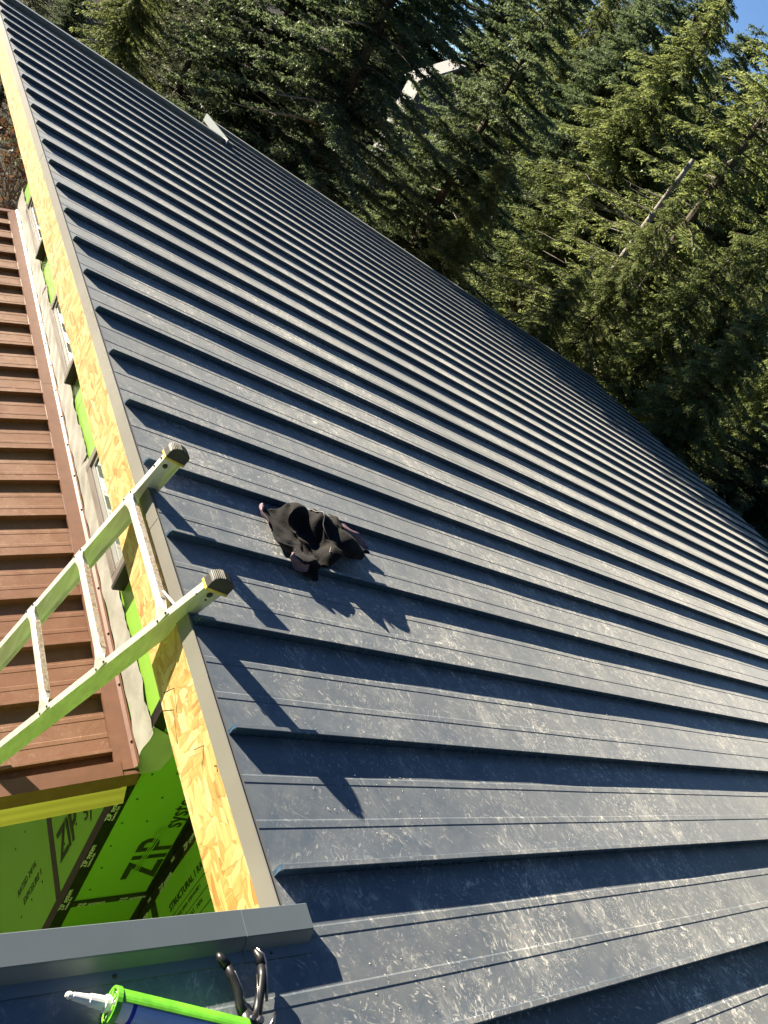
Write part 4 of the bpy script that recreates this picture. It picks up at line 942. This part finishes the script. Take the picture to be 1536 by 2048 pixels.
def conifer(seed, H, RAD, base, droop, up, leaf, lw, dens, hang, tw=.17, whorl=.36, nb=4.2, clump=0.0, bare=.1):
    rg = np.random.default_rng(seed)
    P0 = []; P1 = []; Wd = []; TI = []
    tb = MB(); db = MB()
    lean = rg.normal(0, .012, 2)
    def trunk_xy(z): return np.array([lean[0] * z + .05 * math.sin(z * .35 + seed), lean[1] * z + .05 * math.cos(z * .3 + seed)])
    r0 = H * .0135
    zs = np.linspace(-.8, H * .99, 12)
    tb.tube([(*trunk_xy(z), z) for z in zs], [max(.012, r0 * (1 - max(z, 0) / H) ** .9 * (1.25 if z < .3 else 1)) for z in zs], 9)
    z = base * H
    while z < H * .985:
        f = (z - base * H) / (H * (1 - base))
        nbr = max(3, int(rg.poisson(nb)))
        a0 = rg.uniform(0, 6.28)
        for b in range(nbr + 3):
            az = a0 + b * 6.283 / nbr + rg.normal(0, .35)
            L = RAD * ((1 - f) ** .75) * rg.uniform(.55, 1.18) + .18
            if f < .12: L *= .55 + f * 3.7
            zz = z + rg.uniform(-.15, .15); c0 = np.array([*trunk_xy(zz), zz])
            if b >= nbr: az = rg.uniform(0, 6.28); L = L * .42
            dirh = np.array([math.cos(az), math.sin(az), 0])
            side = np.array([-dirh[1], dirh[0], 0])
            bend = rg.normal(0, .12)
            def pt(s):
                s = np.asarray(s)
                return c0 + np.outer(s * L, dirh) + np.outer(bend * L * s ** 2, side) + np.outer(L * (up * s - droop * s ** 2 + (.16 * s ** 4 if up > 0 else 0)), [0, 0, 1])
            bt = rg.uniform(.2, .8)
            tgt = db if rg.random() < bare else tb
            ss = np.linspace(0, 1, 5); pp = pt(ss)
            tgt.tube([tuple(q) for q in pp], [max(.004, .012 * L * (1 - .85 * s) + .004) for s in ss], 4, caps=False)
            if tgt is db:
                for q in range(4):
                    s0 = rg.uniform(.3, .95); q0 = pt([s0])[0]; sg = rg.choice([-1, 1])
                    q1 = q0 + (dirh * .6 + side * sg * .7) * L * rg.uniform(.1, .28) + np.array([0, 0, rg.normal(0, .06)])
                    db.tube([tuple(q0), tuple(q1)], [.008, .003], 3, caps=False)
                continue
            nt_ = max(3, int(L * dens / tw))
            s = rg.uniform(.06, 1.0, nt_) ** .8
            base_p = pt(s)
            sg = rg.choice([-1, 1], nt_)
            tl = (.62 - .38 * s) * rg.uniform(.5, 1.25, nt_) * min(1.0, .45 + .28 * L)
            fw = rg.uniform(.35, .9, nt_)
            td = dirh[None] * fw[:, None] + side[None] * (sg * rg.uniform(.4, 1.0, nt_))[:, None]
            td[:, 2] += -hang * rg.uniform(.4, 1.3, nt_) + rg.normal(0, .22, nt_)
            td /= np.linalg.norm(td, axis=1, keepdims=True)
            nl = np.maximum(3, (tl / (leaf * .42)).astype(int))
            tot = int(nl.sum()); ti = np.repeat(np.arange(nt_), nl)
            q = (np.arange(tot) - np.repeat(np.cumsum(nl) - nl, nl)) / np.repeat(nl, nl)
            org = base_p[ti] + td[ti] * (tl[ti] * q)[:, None] + np.array([0, 0, -1]) * (hang * .35 * tl[ti] * q ** 2)[:, None]
            perp = np.cross(td[ti], rg.normal(0, 1, (tot, 3))); perp /= np.linalg.norm(perp, axis=1, keepdims=True) + 1e-6
            flat = np.cross(td[ti], [0, 0, 1.0]); flat /= np.linalg.norm(flat, axis=1, keepdims=True) + 1e-6
            sd = rg.choice([-1, 1], tot)
            ld = td[ti] * .75 + flat * (sd * .62)[:, None] * (1 - clump) + perp * (.28 + clump * .8)
            ld[:, 2] -= hang * .25
            ld /= np.linalg.norm(ld, axis=1, keepdims=True)
            ll = leaf * rg.uniform(.6, 1.35, tot) * (1 - .4 * q)
            wv = np.cross(ld, rg.normal(0, 1, (tot, 3)) * .55 + np.array([0, 0, 1.0])); wv /= np.linalg.norm(wv, axis=1, keepdims=True) + 1e-6
            P0.append(org); P1.append(org + ld * ll[:, None]); Wd.append(wv * (lw * rg.uniform(.7, 1.3, tot))[:, None])
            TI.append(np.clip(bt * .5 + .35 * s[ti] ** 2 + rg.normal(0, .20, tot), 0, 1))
        z += whorl * rg.uniform(.7, 1.3) * (1 - .35 * f)
    P0 = np.concatenate(P0); P1 = np.concatenate(P1); Wd = np.concatenate(Wd); TI = np.concatenate(TI)
    n = len(P0); mid = P0 * .55 + P1 * .45
    V = np.empty((n, 3, 3), np.float32); V[:, 0] = P0 + Wd * .5; V[:, 1] = P1; V[:, 2] = P0 - Wd * .5
    F = np.arange(n * 3).reshape(n, 3)
    return V.reshape(-1, 3), F, TI, tb, db, n
KINDS = [
    ('fir',    dict(seed=1, H=17, RAD=3.7, base=.02, droop=.42, up=.20, leaf=.100, lw=.055, dens=9.5, hang=.25, clump=.6, nb=5.5)),
    ('fir',    dict(seed=2, H=19, RAD=4.1, base=.02, droop=.50, up=.24, leaf=.100, lw=.055, dens=8.5, hang=.30, clump=.7, nb=5.2)),
    ('cedar',  dict(seed=3, H=16, RAD=3.6, base=.02, droop=.62, up=.22, leaf=.115, lw=.042, dens=9.5, hang=.75, clump=.15, nb=5.5)),
    ('cedar',  dict(seed=4, H=18, RAD=3.8, base=.02, droop=.55, up=.18, leaf=.110, lw=.042, dens=8.5, hang=.85, clump=.15, nb=5.2)),
    ('spruce', dict(seed=5, H=14, RAD=3.1, base=.02, droop=.30, up=.14, leaf=.090, lw=.038, dens=7.0, hang=.30, clump=.35, nb=5.5)),
    ('cedar',  dict(seed=6, H=15, RAD=3.1, base=.08, droop=.40, up=.12, leaf=.110, lw=.044, dens=6.0, hang=.55, clump=.3, bare=.15, nb=5)),
]
protos = []
ntri = 0
for kind, kw in KINDS:
    V, F, TI, tb, db, n = conifer(**kw); ntri += n; print(kind, n)
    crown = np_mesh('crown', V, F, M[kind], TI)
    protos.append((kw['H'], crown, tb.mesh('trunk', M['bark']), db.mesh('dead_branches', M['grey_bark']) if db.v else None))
print('foliage triangles', ntri)
NAMES = ['fir_tree', 'fir_tree', 'cedar_tree', 'cedar_tree', 'spruce_tree', 'hemlock_tree']
def tree(kind, x, y, top, rot, label, group, wide=1.0):
    H, crown, tr, dead = protos[kind]
    gz = float(ground_z(x, y)) - .1
    sc = (top - gz) / H
    t = empty(NAMES[kind], (x, y, gz)); t.rotation_euler = (0, 0, rot); t.scale = (sc * wide, sc * wide, sc)
    tag(t, label, 'tree', group)
    for nm_, me in (('crown', crown), ('trunk', tr), ('dead_branches', dead)):
        if me is not None:
            q = link(bpy.data.objects.new(nm_, me), t)
            if nm_ != 'trunk': q['kind'] = 'stuff'
    return t
CX0, CY0, CZ0 = CAM_LOC
def at(az, d): return CX0 + d * math.sin(R(az)), CY0 + d * math.cos(R(az))
# near row, each with its own look: (azimuth, distance, elevation of the top, kind, wide, label)
NEAR = [
    (7.5, 24, -3.0, 4, 1.1, 'pale blue green spruce behind the far top corner of the slate roof'),
    (12.5, 21, 1.0, 2, 1.1, 'yellow green drooping cedar behind the upper left of the roof'),
    (16.5, 23, 5.0, 4, 1.3, 'grey green spruce above the small end trim of the far roof wing'),
    (20.5, 21.5, 13, 0, 1.15, 'dark fir with dense clumped needles left of the grey shingle roof'),
    (25.5, 19.5, 20, 1, 1.15, 'very dark broad fir beside the left end of the grey shingle roof'),
    (29.4, 26, -.2, 0, 1.0, 'short dark fir under the grey shingle roof'),
    (34.2, 21.0, 15, 0, 1.0, 'dark bluish fir right of the grey shingle roof'),
    (36.8, 40, 12.5, 3, 1.1, 'sunlit olive cedar in the upper middle of the wood'),
    (40.2, 37, 15, 1, 1.1, 'tall fir with dark hanging boughs left of the pale bare trunk'),
    (43.2, 34, 13.6, 2, 1.35, 'olive cedar whose top shows against the sky notch'),
    (49.0, 26, 18, 5, 1.4, 'thin hemlock with bare grey branches right of the pale trunk'),
    (52.0, 21, 4.0, 3, 1.2, 'bright green cedar close beyond the low right part of the roof'),
    (57.0, 19.0, 2.0, 2, 1.2, 'green drooping cedar at the right edge beyond the roof eave'),
    (63.0, 21, 4.0, 0, 1.2, 'dark fir at the right end of the roof eave'),
    (45.2, 20.0, -2.5, 2, 1.0, 'small olive cedar at the foot of the pale trunk'),
    (47.4, 21.5, 3.6, 3, 1.0, 'olive cedar that covers the upper part of the pale trunk'),
    (9.6, 29, -3.0, 0, 1.2, 'dark fir behind the yellow green drooping cedar at the upper left'),
    (14.6, 30, .5, 3, 1.2, 'olive cedar between the drooping cedar and the grey green spruce'),
    (32.2, 66, 12.5, 1, 1.3, 'tall fir rising behind the grey shingle roof'),
    (28.6, 64, 11, 0, 1.3, 'second dark fir rising behind the left end of the grey shingle roof'),
    (31.6, 30, .3, 2, 1.0, 'short olive cedar under the right end of the grey shingle roof'),
    (42.0, 39, 15.5, 0, 1.2, 'dark fir whose top stands left of the sky notch'),
    (45.6, 40, 13.2, 1, 1.2, 'dark fir whose top stands below the sky notch at the right corner'),
    (36.2, 19.5, 0.5, 2, 1.0, 'small yellow green cedar just over the roof edge below the sunlit olive cedar'),
]
for az, d, el, k in ((51.5, 33, 15, 2), (55, 29, 13, 3), (60, 27, 10, 2), (64, 30, 11, 3), (46.8, 36, 11, 3), (54, 24.5, 6, 3), (60.5, 23.5, 5, 2)):
    x, y = at(az, d); tree(k, x, y, CZ0 + d * math.tan(R(el)), az, 'leafy conifer crowded among others on the right beyond the roof', 'crowded conifers on the right', 1.2)
for i, (az, d, el, k, wd, lab) in enumerate(NEAR):
    x, y = at(az, d); tree(k, x, y, CZ0 + d * math.tan(R(el)), i * 1.9, lab, None, wd)
rg = np.random.default_rng(12)
def skyline(az): return float(np.interp(az, [-10, 8, 15, 22, 30, 36, 41, 43.5, 45.5, 48, 56, 66, 75], [-5, -4, -.5, 4.5, 8.5, 12.5, 15.0, 11.5, 11, 14, 15, 14, 12]))
for ring_d, n_, sp in ((47, 20, .9), (58, 20, 1.2), (72, 20, 1.5)):
    for j in range(n_):
        az = 3 + 67 * (j + rg.uniform(.15, .85)) / n_; d = ring_d + rg.uniform(-4, 4)
        x, y = at(az, d); k = int(rg.integers(0, 6))
        el = skyline(az) - rg.uniform(-.5, 2.5)
        top = CZ0 + d * math.tan(R(el))
        gz = float(ground_z(x, y)); top = max(top, gz + 7); top = min(top, gz + 30)
        if abs(az - 30.4) < 2.2 and d < 62: continue
        tree(k, x, y, top, rg.uniform(0, 6.28), 'conifer standing deep in the crowded wood beyond the roof', 'conifers deep in the wood', 1.05)

# the pale trunk
def pale_tree():
    x, y = at(46.7, 24.5); gz = float(ground_z(x, y))
    t = empty('birch_tree', (x, y, gz)); t.scale = (1, 1, (CZ0 + 24.5 * math.tan(R(5.5)) - gz) / 13.5); tag(t, 'pale grey bare trunk with short snapped limbs among the conifers on the right', 'tree')
    tb = MB(); zs = np.linspace(-.5, 13.5, 20)
    tb.tube([(.10 * math.sin(z * .5), .08 * math.cos(z * .4), z) for z in zs], [max(.05, .20 * (1 - max(z, 0) / 20)) for z in zs], 12)
    rgp = np.random.default_rng(5)
    tb.build('trunk', M['pale_bark'], t, smooth=True)
    for q in range(12):
        z = rgp.uniform(2.5, 12.5); a = rgp.uniform(0, 6.28); L = rgp.uniform(.6, 2.4)
        p0 = Vector((.10 * math.sin(z * .5), .08 * math.cos(z * .4), z)); p1 = p0 + Vector((math.cos(a), math.sin(a), rgp.uniform(-.2, .5))) * L * .5; p2 = p1 + Vector((math.cos(a + .4), math.sin(a + .4), rgp.uniform(-.4, .3))) * L * .5
        b_ = MB(); b_.tube([p0, p1, p2], [.035, .022, .007], 5)
        for e in range(3):
            f = rgp.uniform(.3, 1); pp = p1.lerp(p2, f); b_.tube([pp, pp + Vector(rgp.normal(0, .22, 3))], [.010, .003], 3)
        b_.build('branch', M['pale_bark'], t)
pale_tree()

# leafless shrubs on the uphill bank seen past the end of the brown roof
def shrub(x, y, h, seed, label):
    rgs = np.random.default_rng(seed); gz = float(ground_z(x, y)); t = empty('bare_shrub', (x, y, gz)); tag(t, label, 'shrub')
    st = MB()
    for q in range(34):
        a = rgs.uniform(0, 6.28); tilt = rgs.uniform(.1, .75); p = Vector((rgs.normal(0, .12), rgs.normal(0, .12), -.05)); d = Vector((math.cos(a) * tilt, math.sin(a) * tilt, 1)).normalized()
        pts = [p]; L = h * rgs.uniform(.5, 1.1)
        for s in range(4): d = (d + Vector(rgs.normal(0, .16, 3))).normalized(); p = p + d * L / 4; pts.append(p)
        st.tube(pts, [.014, .011, .008, .005, .003], 4, caps=False)
        for s in range(5):
            q0 = pts[int(rgs.integers(1, 5))]; st.tube([q0, q0 + Vector(rgs.normal(0, .22, 3)) + Vector((0, 0, .12))], [.005, .002], 3, caps=False)
    st.build('stems', M['grey_bark'], t)
    n = 500; c = rgs.normal(0, 1, (n, 3)) * np.array([.34, .34, .28]) * h * .6 + np.array([0, 0, h * .55]); dd = rgs.normal(0, 1, (n, 3)); dd /= np.linalg.norm(dd, axis=1, keepdims=True)
    ee = np.cross(dd, rgs.normal(0, 1, (n, 3))); ee /= np.linalg.norm(ee, axis=1, keepdims=True); V = np.empty((n, 4, 3)); s = .05 * rgs.uniform(.6, 1.4, (n, 1))
    V[:, 0] = c - dd * s; V[:, 1] = c + ee * s * .5; V[:, 2] = c + dd * s; V[:, 3] = c - ee * s * .5
    link(bpy.data.objects.new('dry_leaves', np_mesh('dry_leaves', V.reshape(-1, 3), np.arange(n * 4).reshape(n, 4), M['dryleaf'], rgs.uniform(0, 1, n))), t)
M['dryleaf'] = foliage('dry_leaves', (.055, .022, .014), (.26, .12, .06), (.3, .14, .05), .25)
for (az, d, h, sd_, lab) in ((7.6, 15.5, 1.9, 1, 'leafless russet shrub past the far end of the brown roof'), (9.6, 19, 2.2, 2, 'taller leafless shrub uphill behind the far end of the strand board'),
                       (6.2, 19.5, 2.0, 3, 'leafless grey shrub at the left picture edge uphill'), (10.5, 23.5, 2.4, 4, 'russet shrub with dry leaves behind the far roof corner')):
    x, y = at(az, d); shrub(x, y, h, sd_, lab)

# neighbour's house with a grey shingle roof, mostly hidden by the firs
def neighbour():
    x, y = at(30.9, 52); gz = float(ground_z(x, y))
    zr = CZ0 + 52 * math.tan(R(1.0))
    t = empty('neighbour_house', (x, y, zr)); t.rotation_euler = (0, 0, R(72)); t.scale = (.5, .55, 1)
    tag(t, 'neighbouring house with pale grey shingle roof half hidden behind the dark firs', 'house')
    MB().box((-4, -3, gz - zr - 1), (4, 3, -.4)).build('wall', M['n_wall'], t)
    for s in (-1, 1):
        r = MB(); r.hexa([(-4.4, s * 3.5, -.62), (4.4, s * 3.5, -.62), (4.4, 0, 1.30), (-4.4, 0, 1.30), (-4.4, s * 3.5, -.5), (4.4, s * 3.5, -.5), (4.4, 0, 1.42), (-4.4, 0, 1.42)])
        ro = r.build('roof', M['n_roof'], t)
        sh = MB()
        for q in range(18):
            f0 = q / 18; yy0 = s * 3.5 * (1 - f0); z0 = -.5 + 1.92 * f0
            sh.hexa([(-4.4, yy0 - s * .0, z0 + .004), (4.4, yy0, z0 + .004), (4.4, yy0 - s * .20, z0 + .115), (-4.4, yy0 - s * .20, z0 + .115),
                     (-4.4, yy0, z0 + .026), (4.4, yy0, z0 + .026), (4.4, yy0 - s * .20, z0 + .120), (-4.4, yy0 - s * .20, z0 + .120)])
        tag(sh.build('shingle_course', M['n_roof'], ro), kind='stuff')
    for wx_ in (-2.2, 1.2):
        wo_ = MB().box((wx_, -3.06, -2.1), (wx_ + 1.2, -3.0005, -.9)).build('window', M['sash'], t); MB().box((wx_ + .1, -3.075, -2.0), (wx_ + 1.1, -3.061, -1.0)).build('pane', M['glass'], wo_)
M['n_wall'] = simple('grey_clapboard', (.10, .105, .115), .7, var=.1, scale=3)
M['n_roof'] = simple('grey_shingle', (.16, .16, .165), .85, var=.18, scale=30)
neighbour()

# unseen wood behind the photographer, added to dim sky light: one mass of leaves
def wood_mass():
    rgw = np.random.default_rng(77); V = []; T = []
    spots = []
    for q in range(34):
        az = 82 + (292 - 82) * q / 33 + rgw.uniform(-3, 3); d = rgw.uniform(17, 27); spots.append((az, d, R(rgw.uniform(30, 44))))
    for az, d, el in spots:
        x, y = at(az, d); gz = float(ground_z(x, y)); top = CZ0 + d * math.tan(el); n = 3600
        f = rgw.uniform(0, 1, n) ** 1.2; rad = 4.2 * (1 - f) ** .7 * np.sqrt(rgw.uniform(.15, 1, n)); a = rgw.uniform(0, 6.283, n)
        c = np.stack([x + rad * np.cos(a), y + rad * np.sin(a), gz + f * (top - gz) - .25 * rad], -1)
        dd = rgw.normal(0, 1, (n, 3)); dd[:, 2] *= .5; dd /= np.linalg.norm(dd, axis=1, keepdims=True)
        ee = np.cross(dd, rgw.normal(0, 1, (n, 3))); ee /= np.linalg.norm(ee, axis=1, keepdims=True); s_ = rgw.uniform(.25, .55, (n, 1))
        V.append(np.stack([c - dd * s_, c + ee * s_ * .45, c + dd * s_, c - ee * s_ * .45], 1).reshape(-1, 3)); T.append(rgw.uniform(.1, .7, n))
    V = np.concatenate(V); n = len(V) // 4
    o = bpy.data.objects.new('unseen_woodland', np_mesh('unseen_woodland', V, np.arange(n * 4).reshape(n, 4), M['fir'], np.concatenate(T))); link(o)
    tag(o, kind='stuff')
wood_mass()
